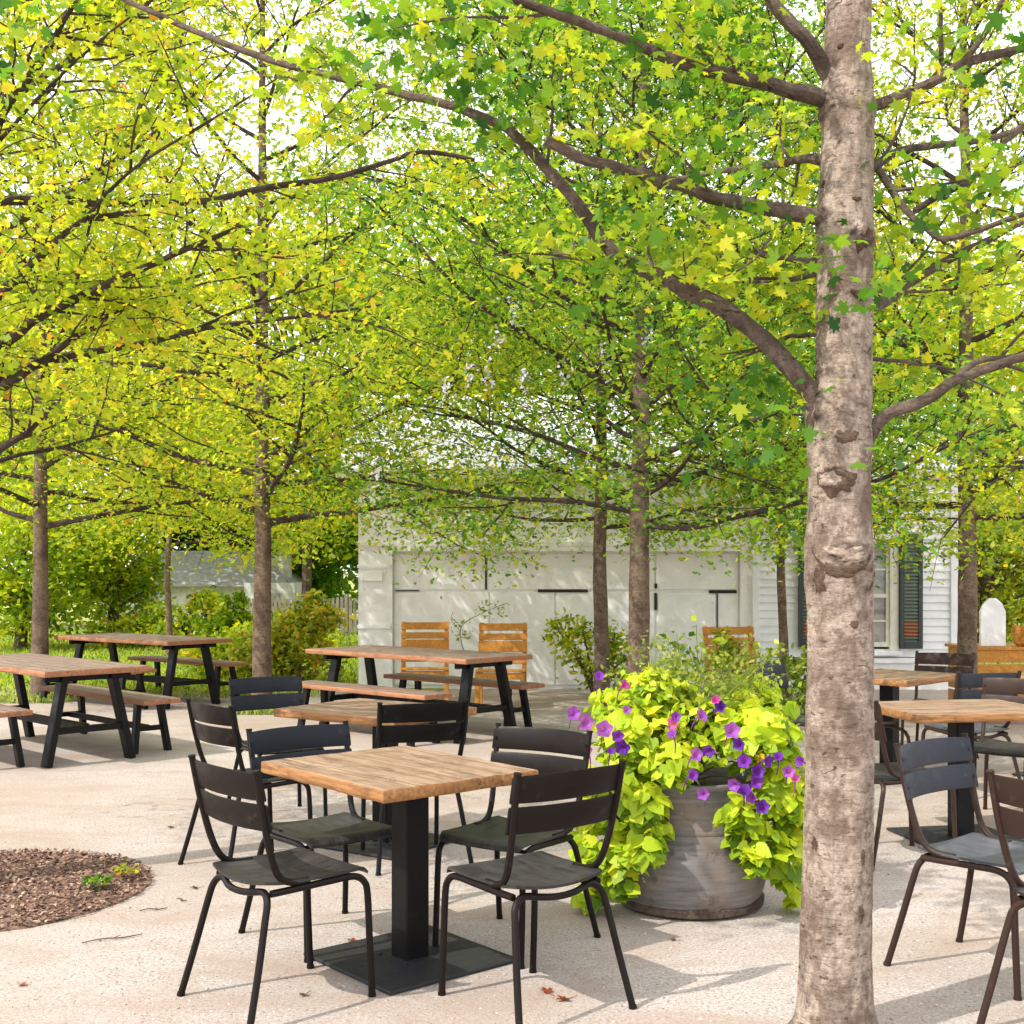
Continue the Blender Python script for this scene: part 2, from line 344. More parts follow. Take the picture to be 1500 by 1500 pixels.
hs=nt.nodes.new('ShaderNodeHueSaturation'); hs.inputs['Saturation'].default_value=.45; hs.inputs['Value'].default_value=1.0; nt.links.new(sk.outputs[0],hs.inputs['Color'])
cc=mix(nt,cl,hs.outputs[0],(9.5,9.7,10.2))
bg=nt.nodes.new('ShaderNodeBackground'); bg.inputs[1].default_value=.15; nt.links.new(cc,bg.inputs[0])
ow=nt.nodes.new('ShaderNodeOutputWorld'); nt.links.new(bg.outputs[0],ow.inputs[0])
S.view_settings.view_transform='Standard'; S.view_settings.look='None'; S.view_settings.gamma=1; S.view_settings.exposure=.70
S.render.engine='CYCLES'; S.cycles.max_bounces=7; S.cycles.diffuse_bounces=4; S.cycles.transmission_bounces=4; S.cycles.glossy_bounces=2; S.cycles.transparent_max_bounces=4
# ------------------------------------------------------------------ ground
def grid(name,x0,x1,y0,y1,nx,ny,mat,zf):
    b=MB(); vs=[];fs=[]
    for j in range(ny+1):
        for i in range(nx+1):
            x=x0+(x1-x0)*i/nx; y=y0+(y1-y0)*j/ny; vs.append((x,y,zf(x,y)))
    for j in range(ny):
        for i in range(nx):
            a=j*(nx+1)+i; fs.append((a,a+1,a+nx+2,a+nx+1))
    b.add(vs,fs); o=b.build(name,mat,None,ang=180); return o
b=MB(); b.add([(-600,-200,0),(600,-200,0),(600,1200,0),(-600,1200,0)],[(0,1,2,3)]); tag(b.build('ground',M['gravel']),kind='structure')
# pale pebbles loose on the ground, near the camera
npb=14000; D=2.6+6.5*RNG.random(npb)**1.2; X=(RNG.random(npb)-.5)*2*.46*D
o=leaves('pebbles',np.stack([X,D,np.full(npb,.003)],1),.0085,M['pebble'],None,'simple',.25,None,1.2,var=.6)
tag(o,'loose pale pebbles and dark specks scattered over the gravel','gravel',kind='stuff')
# lawn
b=MB(); pts=[]
for i in range(61):
    x=-30+i*29.0/60; pts.append((x,15.6+.5*noise.noise(Vector((x*.6,0,0)))+.25*noise.noise(Vector((x*2.3,3,0))),.005))
for i in range(40):
    x=-1.0+.3+i*1.2; pts.append((x,16.6+.3*noise.noise(Vector((x*.8,5,0))),.005))
b.add(pts+[(120,400,.005),(-150,400,.005)],[tuple(range(len(pts)+2))]); tag(b.build('lawn_ground',M['lawn'],smooth=False),kind='structure')
ng=42000; D=15.2+16*RNG.random(ng)**1.6; X=-13+14.0*RNG.random(ng)*1.0-.0; X=np.where(RNG.random(ng)<.12,4+9*RNG.random(ng),X)
k=(D>15.6+.35*np.sin(X*1.7))&((X<-2.1)|((X>6)&(D>16.4))); X=X[k];D=D[k]
o=leaves('grass',np.stack([X,D,np.full(len(X),.04)],1),.11,M['leafM'],None,'needle',.5,None,.1,out_dir=np.tile([0,0,1.0],(len(X),1)),normals=np.tile([0,-1.0,.3],(len(X),1)))
tag(o,'short bright grass covering the lawn beyond the gravel','grass',kind='stuff')
# grass tufts round the far left table
ng=2600; c0=[(-5.6,14.3,.5),(-2.7,13.1,.35),(-4.6,15.0,1.3),(-3.0,15.0,.8),(-6.2,15.2,.9)]; pp=[]
for i in range(ng):
    c=c0[i%5]; a=RNG.random()*2*PI; r=c[2]*math.sqrt(RNG.random()); pp.append((c[0]+r*math.cos(a),c[1]+.5*r*math.sin(a),.035))
o=leaves('weeds',pp,.1,M['fine'],None,'needle',.5,None,.1,out_dir=np.tile([0,0,1.0],(len(pp),1)),normals=np.tile([0,-1.0,.3],(len(pp),1)))
tag(o,'thin weeds growing through the gravel around the tree bases','weeds',kind='stuff')
# mulch ring
b=MB(); ring=[]; mc=Vector((-2.52,5.82,0)); vs=[(mc.x,mc.y,.012)]
for k in range(96):
    a=2*PI*k/96; r=.78+.03*noise.noise(Vector((math.cos(a)*2,math.sin(a)*2,0)))+.012*noise.noise(Vector((math.cos(a)*9,math.sin(a)*9,0)))
    ring.append(r)
for rr,z in ((.5,.012),(.85,.011),(.97,.009),(1.0,.002)):
    for k in range(96):
        a=2*PI*k/96; vs.append((mc.x+ring[k]*rr*math.cos(a),mc.y+ring[k]*rr*math.sin(a),z))
fs=[(0,1+k,1+(k+1)%96) for k in range(96)]
for j in range(3):
    for k in range(96): fs.append((1+j*96+k,1+(j+1)*96+k,1+(j+1)*96+(k+1)%96,1+j*96+(k+1)%96))
b.add(vs,fs); tag(b.build('mulch_bed',M['mulch'],ang=180),kind='structure')
n=9000; a=RNG.random(n)*2*PI; r=.79*np.sqrt(RNG.random(n))
o=leaves('mulch_chips',np.stack([mc.x+r*np.cos(a),mc.y+r*np.sin(a),.014+.005*RNG.random(n)],1),.022,M['chip'],None,'quad',.35,None,.2,var=.6)
tag(o,'reddish brown bark chips filling the round bed','bark mulch',kind='stuff')
def tuft(x,y,n,s,mat,label):
    a=RNG.random(n)*2*PI; r=.07*np.sqrt(RNG.random(n))
    o=leaves('weed',np.stack([x+r*np.cos(a),y+.8*r*np.sin(a),.03+.03*RNG.random(n)],1)-np.array([x,y,0]),s,mat,None,'simple',.6); o.location=(x,y,0.01)
    tag(o,label,'weed')
p=G(142,1306); tuft(p.x,p.y,60,.035,M['leafG'],'small green weed sprouting in the bark mulch bed')
p=G(185,1290); tuft(p.x,p.y,40,.035,M['autumn'],'yellowing weed at the right rim of the bark mulch bed')
# fallen leaves and twigs
def fallen(px,py,s,mat,label,rz):
    p=G(px,py); b=MB(); sh=SH['lobed']; vs=[];
    for (x,y) in sh: vs.append((x*s,y*s,.004+.35*s*abs(x)*(1+.5*y)+.12*s*max(0,y)))
    vs.append((0,0,.004)); nn=len(sh); b.add(vs,[(nn,i,(i+1)%nn) for i in range(nn)])
    b.tube([(0,-.4*s,.006),(.03*s,-.8*s,.01),(0,-1.0*s,.012)],.0012,5,2)
    o=b.build('fallen_leaf',mat); o.location=p; o.rotation_euler=(.1,.1,rz); tag(o,label,'leaf','dry leaves lying on the gravel')
fallen(800,1454,.055,M['dead'],'dry red leaf on the gravel, left one of the pair right of the table base',.5)
fallen(826,1466,.062,M['dead'],'dry red leaf on the gravel, right one of the pair right of the table base',2.2)
fallen(515,1380,.05,M['dead'],'small reddish leaf on the gravel just behind the steel base plate',1.2)
fallen(763,1418,.035,M['dead'],'tiny red leaf at the right corner of the steel base plate',3.0)
fallen(33,1444,.04,M['dead'],'lone reddish leaf on open gravel below the mulch bed',4.0)
fallen(250,1213,.045,M['dead2'],'curled dark leaf on gravel above and right of the mulch bed',.3)
fallen(285,1302,.045,M['dead2'],'curled brown leaf between the mulch bed and the front left chair',1.9)
fallen(445,1459,.04,M['dead2'],'curled brown leaf between the rear legs of the front left chair and the plate',2.6)
fallen(985,1378,.035,M['dead2'],'small brown leaf on gravel in front of the flower tub',.9)
def twig(px,py,L,rz,label):
    b=MB(); b.tube([(-L/2,0,.006),(-L/6,.012,.008),(L/6,-.008,.007),(L/2,.01,.006)],[.002,.0028,.003,.0018],6,3); b.tube([(0,0,.007),(L*.15,L*.1,.01)],[.002,.001],5,1)
    o=b.build('twig',M['limb']); o.location=G(px,py); o.rotation_euler=(0,0,rz); tag(o,label,'twig')
twig(165,1377,.24,.5,'thin bent twig on gravel just below the mulch bed')
twig(225,1334,.12,.35,'short pale twig on gravel right of the mulch bed')
twig(265,1320,.06,-.6,'tiny twig on gravel beside the front left chair leg')
# ------------------------------------------------------------------ chairs
def make_chair(label,fm,sm,bm_):
    t=thing('garden_chair',label,'chair',group='slatted metal chairs around the square tables')
    r=.0125
    for s in(-1,1):
        b=MB(); b.tube([(s*.205,.225,0),(s*.204,.215,.2),(s*.202,.208,.36),(s*.2,.195,.41),(s*.2,.15,.436),(s*.2,.05,.436),(s*.195,-.08,.43),(s*.185,-.17,.425)],r,10,5)
        b.tube([(s*.205,.225,0),(s*.205,.2248,.012)],.0145,10,1); b.build('front_leg',fm,t)
        b=MB(); b.tube([(s*.245,-.285,0),(s*.222,-.238,.18),(s*.2,-.2,.34),(s*.188,-.185,.395),(s*.155,-.175,.422),(s*.11,-.178,.420)],r,10,5)
        b.tube([(s*.245,-.285,0),(s*.2435,-.282,.012)],.0145,10,1); b.build('rear_leg',fm,t)
        b=MB(); b.tube([(s*.192,-.03,.452),(s*.198,-.10,.456),(s*.204,-.15,.485),(s*.212,-.185,.56),(s*.222,-.22,.70),(s*.228,-.25,.85)],[r,r,r,r,r,r*.95],10,5)
        b.tube([(s*.228,-.25,.846),(s*.228,-.251,.852)],.014,10,1); b.build('back_upright',fm,t)
    b=MB(); b.tube([(-.12,-.178,.421),(-.06,-.195,.413),(0,-.2,.41),(.06,-.195,.413),(.12,-.178,.421)],r*.95,10,4)
    b.tube([(-.2,.17,.428),(0,.172,.424),(.2,.17,.428)],.008,8,3); b.build('crossbar',fm,t)
    # seat sheet
    b=MB(); nx,ny=18,18; vs=[];fs=[]
    def sz(u,v):   # u -1..1 across, v -1 rear..1 front
        z=.452+.016*u*u-.012*(1-v*v)*(1-u*u*.4)
        z+= .014*max(0,v-.35)*(1-u*u)*1.8
        if v>.78: z-= .09*((v-.78)/.22)**2*.22*1.3
        return z
    for lay,dz in((0,0),(1,-.010)):
        for j in range(ny+1):
            v=-1+2*j/ny
            for i in range(nx+1):
                u=-1+2*i/nx; cr=1-.05*max(0,abs(v)-.8)/.2*2
                yy=.015+.205*v-.02*(1-v)/2*(1-u*u)
                vs.append((u*.208*cr,yy,sz(u,v)+dz+(.0035 if lay==0 and False else 0)))
    W=nx+1; A=W*(ny+1)
    for j in range(ny):
        for i in range(nx):
            a=j*W+i; fs.append((a,a+1,a+W+1,a+W)); fs.append((A+a,A+a+W,A+a+W+1,A+a+1))
    for i in range(nx):
        fs.append((i,A+i,A+i+1,i+1)); a=ny*W+i; fs.append((a,a+1,A+a+1,A+a))
    for j in range(ny):
        a=j*W; fs.append((a,a+W,A+a+W,A+a)); a=j*W+nx; fs.append((a,A+a,A+a+W,a+W))
    b.add(vs,fs); b.build('seat',sm,t,ang=50)
    for (z0,z1) in((.643,.735),(.747,.838)):
        b=MB(); n=16; vs=[];fs=[]
        for lay in(0,1):
            for i in range(n+1):
                u=-1+2*i/n
                for z in(z0,z0+.008,z1-.008,z1):
                    e=.003 if z in(z0,z1) else 0
                    lean=-.205-(z-.62)*.215
                    y=lean+.019-.038*(1-u*u)-(.011 if lay else 0)+(e if lay else -e)
                    zz=z+(.006*(1-u*u) if z>z0+.05 and z0>.7 else 0)
                    vs.append((u*.236,y,zz))
        B=(n+1)*4
        for i in range(n):
            for k in range(3):
                a=i*4+k; fs.append((a,a+4,a+5,a+1)); fs.append((B+a,B+a+1,B+a+5,B+a+4))
            a=i*4; fs.append((a,B+a,B+a+4,a+4)); a=i*4+3; fs.append((a,a+4,B+a+4,B+a))
        for a in(0,n*4):
            q=[(a+k,a+k+1,B+a+k+1,B+a+k) for k in range(3)]; fs+= q if a==0 else [tuple(reversed(x)) for x in q]
        for s in(-1,1): pass
        b.add(vs,fs)
        for s in(-1,1):
            zc=(z0+z1)/2; yc=-.205-(zc-.62)*.215+.019-.038*(1-.9)
            b.tube([(s*.224,yc-.002,zc),(s*.224,yc+.006,zc)],.007,8,1)
        b.build('backrest_slat',bm_,t,ang=40)
    return t
CM={'black':('black','seat','black'),'brown':('brownblack','seat','brownblack'),'skylit':('black','seat','skylit'),'grey':('bronze','seatskylit','skylitgrey'),'bronze':('bronze','seat','bronze')}
PROTO={}
def chair(kind,x,y,head,label):
    if kind not in PROTO:
        a,b_,c=CM[kind]; o=make_chair(label,M[a],M[b_],M[c]); PROTO[kind]=o; o.location=(x,y,0); o.rotation_euler=(0,0,math.radians(head-90)); return o
    return dup(PROTO[kind],(x,y,0),math.radians(head-90),label)
chair('brown',-.80,4.36,41,'dark brown metal chair seen from behind at the left of the nearest table')
chair('brown',.05,4.31,127,'dark brown metal chair seen from behind at the right of the nearest table')
chair('skylit',-.76,5.04,-53,'chair with slate blue slats facing us behind the left corner of the nearest table')
chair('brown',-.01,4.96,-124,'dark chair facing us behind the right corner of the nearest table, beside the flowers')
chair('brown',-1.33,6.32,41,'dark chair seen from behind at the left side of the second table')
chair('black',-.53,6.44,110,'deep black chair seen from behind at the right side of the second table')
chair('skylit',-1.42,7.52,-58,'slate blue chair facing us at the far left corner of the second table')
c8=chair('bronze',2.03,6.50,14,'bronze armchair seen from the side just right of the big trunk')
chair('grey',1.80,4.62,-52,'skylit grey blue chair on bronze legs turned towards us at the right edge')
chair('bronze',1.90,3.96,30,'bronze chair cut off by the right edge, nearest of the right group')
chair('bronze',3.40,9.85,-125,'dark brown chair behind the far right table, in front of the rightmost trunk')
chair('bronze',2.98,7.42,-134,'bronze chair facing us behind the near right table, cut by the right edge')
chair('grey',3.08,8.32,103,'grey chair seen between the two right tables')
chair('grey',2.06,8.85,-40,'grey chair half hidden between the flowers and the big trunk')
b=MB(); b.tube([(-.215,-.2,.66),(-.235,-.05,.665),(-.235,.12,.655),(-.205,.2,.60),(-.203,.205,.42)],.010,8,4); b.box((-.235,.03,.672),(.04,.24,.014),None,.004); b.build('armrest',M['bronze'],c8)
# ------------------------------------------------------------------ square tables
def slab(L,W,T,z,mats,name,parent,seed=0,live=.006,axis='x'):
    b=MB(); nx=int(L/.03); ny=int(W/.03); vs=[];fs=[]
    def ed(x,y,z):  # irregular sawn edge
        fx=abs(x)/(L/2); fy=abs(y)/(W/2)
        dx=live*noise.noise(Vector((x*6,y*9+seed,z*12))) if fx>.98 else 0
        dy=live*noise.noise(Vector((x*9+seed,y*6,z*12+5))) if fy>.98 else 0
        return (x+(dx if x>0 else -dx), y+(dy if y>0 else -dy), z)
    def lay(zz,ins):
        s=len(vs)
        for j in range(ny+1):
            for i in range(nx+1):
                x=(-L/2+L*i/nx); y=(-W/2+W*j/ny)
                x2=x*(1-ins*2/L); y2=y*(1-ins*2/W)
                e=ed(x,y,zz); k=.0015*noise.noise(Vector((x*3,y*20,seed))) 
                vs.append((e[0]*(1-ins*2/L),e[1]*(1-ins*2/W),zz+(k if zz>z-.001 else 0)))
        return s
    t=lay(z,.003); Wn=nx+1
    for j in range(ny):
        for i in range(nx): a=t+j*Wn+i; fs.append((a,a+1,a+Wn+1,a+Wn))
    bt=lay(z-T,.003)
    for j in range(ny):
        for i in range(nx): a=bt+j*Wn+i; fs.append((a,a+Wn,a+Wn+1,a+1))
    b.add(vs,fs)
    b.mi=1
    per=[(i,0) for i in range(nx)]+[(nx,j) for j in range(ny)]+[(i,ny) for i in range(nx,0,-1)]+[(0,j) for j in range(ny,0,-1)]
    rings=[]; vv=[]
    for zz,ins in((z,.003),(z-.004,0),(z-T*.5,.0),(z-T+.004,0),(z-T,.003)):
        for (i,j) in per:
            x=-L/2+L*i/nx; y=-W/2+W*j/ny; e=ed(x,y,z if ins else zz)
            k=.0015*noise.noise(Vector((x*3,y*20,seed))) if zz==z else 0
            if zz==z-T: e=ed(x,y,z-T)
            vv.append((e[0]*(1-ins*2/L),e[1]*(1-ins*2/W),zz+k))
    n=len(per); f2=[]
    for r in range(4):
        for k in range(n): k2=(k+1)%n; f2.append((r*n+k,(r+1)*n+k,(r+1)*n+k2,r*n+k2))
    b.add(vv,f2)
    return b.build(name,mats,parent,ang=50)
def square_table(label):
    t=thing('pedestal_table',label,'table',group='square wooden tables on black pedestals')
    slab(.87,.70,.044,.752,[M['top'],M['edge']],'tabletop',t,3,.011)
    b=MB(); b.box((.035,.042,.35),(.108,.108,.68),None,.006); b.build('column',M['black'],t)
    b=MB(); b.box((.035,.042,.7),(.5,.06,.018),None,.003); b.box((.035,.042,.6975),(.06,.5,.0185),None,.003); b.build('top_bracket',M['black'],t)
    b=MB(); b.box((.035,.042,.009),(.60,.60,.014),None,.004); 
    for sx in(-1,1):
        for sy in(-1,1): b.tube([(.035+sx*.085,.042+sy*.085,.014),(.035+sx*.085,.042+sy*.085,.024)],.011,6,1)
    b.build('base_plate',M['plate'],t)
    return t
t1=square_table('nearest square table with rough tan top, four chairs around it'); t1.location=(-.45,4.77,0); t1.rotation_euler=(0,0,math.radians(-50))
dup(t1,(-.755,6.8,0),math.radians(-35),'second square table, directly behind the nearest one')
dup(t1,(2.5,6.87,0),math.radians(10),'near right square table beside the big trunk, behind the grey chair')
dup(t1,(2.8,9.05,0),math.radians(44),'far right square table in front of the shuttered window')
dup(t1,(4.12,9.0,0),math.radians(40),'square table barely seen at the right edge beside the wooden crate')
# ------------------------------------------------------------------ picnic tables and benches
def picnic(label):
    t=thing('trestle_table',label,'table',group='long wooden trestle tables')
    slab(2.2,.88,.045,.752,[M['picnic'],M['picnicedge']],'tabletop',t,9,.008)
    for s in(-1,1):
        for q in(-1,1):
            b=MB(); b.bar((s*.90,q*.20,.705),(s*.93,q*.35,.0),.055,.105,up=(1,0,0),bev=.006); b.build('leg',M['black'],t)
        b=MB(); b.bar((s*.918,-.27,.27),(s*.918,.27,.27),.07,.05,bev=.005); b.build('crossbar',M['black'],t)
        b=MB(); b.bar((s*.90,-.36,.682),(s*.90,.36,.682),.048,.06,bev=.005); b.build('cleat',M['black'],t)
    b=MB(); b.bar((-.89,0,.27),(.89,0,.27),.045,.07,bev=.005); b.build('stretcher',M['black'],t)
    return t
def bench(label):
    t=thing('trestle_bench',label,'bench',group='backless benches beside the trestle tables')
    slab(1.9,.34,.04,.455,[M['picnic'],M['picnicedge']],'seat',t,4,.007)
    for s in(-1,1):
        for q in(-1,1):
            b=MB(); b.bar((s*.72,q*.10,.414),(s*.76,q*.155,.0),.045,.07,up=(1,0,0),bev=.005); b.build('leg',M['black'],t)
        b=MB(); b.bar((s*.735,-.12,.2),(s*.735,.12,.2),.05,.04,bev=.004); b.build('crossbar',M['black'],t)
    b=MB(); b.bar((-.71,0,.2),(.71,0,.2),.035,.05,bev=.004); b.build('stretcher',M['black'],t)
    return t
def pset(cx,cy,ang,lt,lb1,lb2,off=.63,first=[]):
    a=math.radians(ang); n=Vector((-math.sin(a),math.cos(a),0))
    if not first:
        T=picnic(lt); B=bench(lb1); first += [T,B]; T.location=(cx,cy,0); T.rotation_euler=(0,0,a)
        B.location=(cx+n.x*off,cy+n.y*off,0); B.rotation_euler=(0,0,a)
    else:
        dup(first[0],(cx,cy,0),a,lt); dup(first[1],(cx+n.x*off,cy+n.y*off,0),a,lb1)
    dup(first[1],(cx-n.x*off,cy-n.y*off,0),a,lb2)
pset(-4.0,10.36,-44.6,'trestle table cut off by the left edge','bench on the right side of the left edge trestle table','bench barely showing at the left edge, before the trestle table')
pset(-.92,11.68,-42,'trestle table in the middle, in front of the two orange chairs','bench between the middle trestle table and the orange chairs','bench on the near side of the middle trestle table',.62)
pset(-4.33,14.35,-38,'farthest trestle table at the lawn edge on the left','bench on the right of the farthest trestle table','bench on the near side of the farthest trestle table',.64)
# ------------------------------------------------------------------ orange wooden chairs
def lounge(label):
    t=thing('wooden_chair',label,'chair',group='orange slatted wooden chairs by the white garage')
    for s in(-1,1):
        b=MB(); b.bar((s*.25,-.24,.42),(s*.25,-.40,.92),.05,.035,up=(0,1,0)); b.build('back_post',M['lounge'],t)
        b=MB(); b.bar((s*.25,.26,0),(s*.25,.26,.40),.05,.05); b.build('leg',M['lounge'],t)
        b=MB(); b.bar((s*.25,-.20,0),(s*.25,-.25,.42),.05,.05); b.build('leg',M['lounge'],t)
    for k,(z,h) in enumerate([(.875,.085),(.765,.075),(.655,.13),(.52,.12)]):
        b=MB(); y=-.24-(z-.42)*.32+.028; b.box((0,y,z),(.56,.018,h),Matrix.Rotation(.31,3,'X'),.003); b.build('back_slat',M['lounge'],t)
    for k in range(4):
        b=MB(); b.box((0,.24-k*.13,.415-.008*k),(.54,.12,.022),None,.003); b.build('seat_slat',M['lounge'],t)
    b=MB(); b.box((0,.275,.36),(.45,.02,.07),None,.003); b.build('apron',M['lounge'],t); return t
l1=lounge('orange wooden chair left of the pair before the garage door'); l1.location=(-1.0,14.1,0); l1.rotation_euler=(0,0,PI+.06)
dup(l1,(-.12,13.8,0),PI-.05,'orange wooden chair right of the pair before the garage door')
dup(l1,(2.37,12.9,0),PI+.1,'orange wooden chair behind the yellow bush beside the flower tub')
# ------------------------------------------------------------------ white garage and house
WY=15.8
bl=thing('white_garage','long white building with peeling garage door and lap siding','building',(1.9,WY,0))
def bx(x0,x1,y0,y1,z0,z1,bev=0): 
    return ((x0+x1)/2-1.9,(y0+y1)/2-WY,(z0+z1)/2),(x1-x0,y1-y0,z1-z0)
b=MB()
for a in((-1.975,-1.54,WY,WY+.2,0,2.78),(2.94,3.12,WY,WY+.2,0,2.78),(-1.54,2.94,WY,WY+.2,1.79,2.78),(-1.975,-1.8,WY+.2,WY+5,0,2.78),(-1.8,5.7,WY+4.8,WY+5,0,2.78)): b.box(*bx(*a))
b.build('wall',M['white'],bl,False)
b=MB()
for a in((-2.0,5.74,WY-.03,WY+.0,1.84,1.90),(-1.54,2.94,WY-.045,WY+.0,1.775,1.835),(-2.03,3.14,WY-.05,WY+.0,2.40,2.47)): b.box(*bx(*a),None,.004)
b.build('header_trim',M['white'],bl)
dr=MB(); 
cols=[-1.54,-.33,1.05,1.85,2.66,2.94]
dr.box(*bx(-1.54,2.94,WY+.10,WY+.15,0,1.79)); 
for (x0,x1,z0,z1) in((-1.52,-.345,1.28,1.75),(-.325,1.84,1.28,1.75),(1.86,2.92,1.28,1.75),(-1.52,-.3,.05,1.25),(-.28,.55,.05,1.25),(.57,1.84,.05,1.25),(1.88,2.64,.05,1.23),(2.66,2.92,.05,1.25)):
    dr.box(*bx(x0,x1,WY+.075,WY+.105,z0,z1),None,.006)
door=dr.build('garage_door',M['white'],bl)
def gap(x0,x1,z0,z1,nm='slot'):
    g=MB(); g.box(*bx(x0,x1,WY+.06,WY+.078,z0,z1),None,.002); g.build(nm,M['gap'],door)
gap(.333,.98,1.247,1.287); gap(2.545,2.9,1.235,1.275); gap(-.345,-.325,1.28,1.74); gap(-1.51,-1.2,1.262,1.275)
gap(1.845,1.875,1.3,1.36,'hinge'); gap(1.842,1.87,1.02,1.24,'hinge'); gap(2.645,2.655,.1,1.23)
b=MB(); b.box(*bx(-1.93,-1.66,WY-.06,WY,1.39,1.52),None,.01); b.build('meter_box',M['white'],bl)
for q in((.78,.83),(1.56,1.6)):
    b=MB(); b.box(*bx(-1.99,-1.56,WY-.03,WY,*q),None,.005); b.build('pilaster_band',M['white'],bl)
# lap siding, real sloping boards
b=MB(); z=.42
wx0,wx1,wz0,wz1=4.05,4.86,.55,1.86
while z<2.78:
    segs=[(3.12,5.70)] if (z+.1<=wz0 or z>=wz1) else [(3.12,wx0),(wx1,5.70)]
    for (x0,x1) in segs:
        y=WY-.02; vs=[(x0,y-.022,z),(x1,y-.022,z),(x1,y,z+.098),(x0,y,z+.098),(x0,y+.06,z),(x1,y+.06,z),(x1,y+.06,z+.098),(x0,y+.06,z+.098)]
        vs=[(v[0]-1.9,v[1]-WY,v[2]) for v in vs]
        b.add(vs,[(0,1,2,3),(1,0,4,5),(5,4,7,6),(3,2,6,7),(0,3,7,4),(1,5,6,2)])
    z+=.1
b.build('lap_siding',M['siding'],bl,False)
b=MB(); b.box(*bx(5.62,5.74,WY-.07,WY+.1,.4,2.78),None,.005); b.box(*bx(3.08,3.17,WY-.07,WY+.0,.4,2.78),None,.005); b.box(*bx(3.12,5.78,WY-.09,WY+.05,.34,.41),None,.008); b.build('corner_board',M['siding'],bl)
b=MB(); b.box(*bx(3.14,5.7,WY-.03,WY+.1,0,.34)); b.box(*bx(5.6,5.7,WY+.1,WY+4.8,0,2.75)); b.build('foundation',M['white'],bl,False)
wn=MB(); 
for a in((wx1-.02,wx1+.09,WY-.075,WY+.03,wz0-.05,wz1+.09),(wx0-.09,wx0+.02,WY-.075,WY+.03,wz0-.05,wz1+.09),(wx0+.02,wx1-.02,WY-.08,WY+.03,wz1,wz1+.10)): wn.box(*bx(*a),None,.004)
win=wn.build('window',M['trim'],bl)
b=MB()
for a in((wx0+.02,wx1-.02,WY-.04,WY+.02,wz0,wz0+.06),(wx0+.02,wx1-.02,WY-.04,WY+.02,1.18,1.23),(wx0+.02,wx1-.02,WY-.03,WY+.02,.87,.893),(wx0+.02,wx1-.02,WY-.03,WY+.02,1.53,1.553),(4.44,4.47,WY-.032,WY+.02,wz0+.06,wz1),(wx1-.06,wx1-.02,WY-.038,WY+.02,wz0,wz1),(wx0+.02,wx0+.06,WY-.038,WY+.02,wz0,wz1)): b.box(*bx(*a),None,.002)
b.build('sash',M['trim'],win)
b=MB(); b.box(*bx(wx0-.12,wx1+.12,WY-.12,WY-.01,wz0-.11,wz0-.05),None,.006); b.build('sill',M['siding'],win)
b=MB(); b.box(*bx(wx0+.02,wx1-.02,WY+.0,WY+.012,wz0,wz1)); b.build('pane',M['pane'],win)
for x0 in(4.955,3.66):
    b=MB(); x1=x0+.29; z0,z1=.53,2.0
    for a in((x0,x0+.055,WY-.12,WY-.07,z0,z1),(x1-.055,x1,WY-.12,WY-.07,z0,z1),(x0+.055,x1-.055,WY-.12,WY-.07,z0,z0+.09),(x0+.055,x1-.055,WY-.12,WY-.07,z1-.08,z1)): b.box(*bx(*a),None,.003)
    sh=b.build('shutter',M['shutter'],bl)
    b=MB(); zz=z0+.1
    while zz<z1-.09:
        b.box(((x0+x1)/2-1.9,-.095,zz),(x1-x0-.11,.05,.008),Matrix.Rotation(.75,3,'X')); zz+=.045
    b.build('louvers',M['louver'],sh,False)
b=MB(); rz=4.1
for (x0,x1) in((-2.25,5.95),):
    for (ya,za,yb,zb) in((WY-.07,2.79,WY+2.5,rz),(WY+5.3,2.74,WY+2.5,rz)):
        vs=[(x0,ya,za),(x1,ya,za),(x1,yb,zb),(x0,yb,zb)]; vs+= [(v[0],v[1],v[2]+.05) for v in vs]
        b.add([(v[0]-1.9,v[1]-WY,v[2]) for v in vs],[(0,1,2,3),(4,7,6,5),(0,4,5,1),(2,6,7,3),(0,3,7,4),(1,5,6,2)])
    for k in range(28):
        x=x0+.1+k*.3; b.bar((x-1.9,-.07,2.85),(x-1.9,2.5,rz+.06),.02,.03,bev=0)
b.add([(-2.0-1.9,.1,2.78),(-2.0-1.9,4.9,2.78),(-2.0-1.9,2.5,4.08)],[(0,1,2)]); b.build('roof',M['metalroof'],bl,False)
b=MB(); b.box(*bx(-2.25,5.95,WY-.11,WY-.072,2.70,2.83),None,.004); b.build('fascia',M['siding'],bl)
# ------------------------------------------------------------------ far cottage, fence
ct=thing('cottage','grey roofed stone cottage beyond the lawn, half hidden by shrubs','house',(-8.3,32,0))
b=MB(); b.box((0,1.5,.6),(4.6,3,1.2)); b.box((2.1,.2,.62),(1.3,1.6,1.24)); b.build('wall',M['stone'],ct,False)
b=MB(); vs=[(-2.6,-.35,1.15),(2.6,-.35,1.15),(2.6,3.4,1.15),(-2.6,3.4,1.15),(-1.3,1.5,2.1),(1.4,1.5,2.1)]
b.add(vs,[(0,1,5,4),(1,2,5),(2,3,4,5),(3,0,4),(0,3,2,1)]); rf=b.build('roof',M['shingle'],ct,False)
b=MB(); b.box((2.0,1.1,1.9),(.62,.62,1.5)); b.box((2.0,1.1,2.67),(.72,.72,.08)); b.build('chimney',M['stone'],rf,False)
for x in(-1.2,.5,2.1):
    b=MB(); b.box((x,-.02 if x<1.6 else -.62,.68),(.5,.06,.6)); b.build('window',M['pane'],ct,False)
fn=thing('fence','weathered vertical board fence beyond the lawn, left of the white building','fence',(-4.9,29,0))
for k in range(5):
    b=MB(); b.box((-2+k*1.0,0,.5),(.1,.1,1.0)); b.build('post',M['fence'],fn,False)
b=MB()
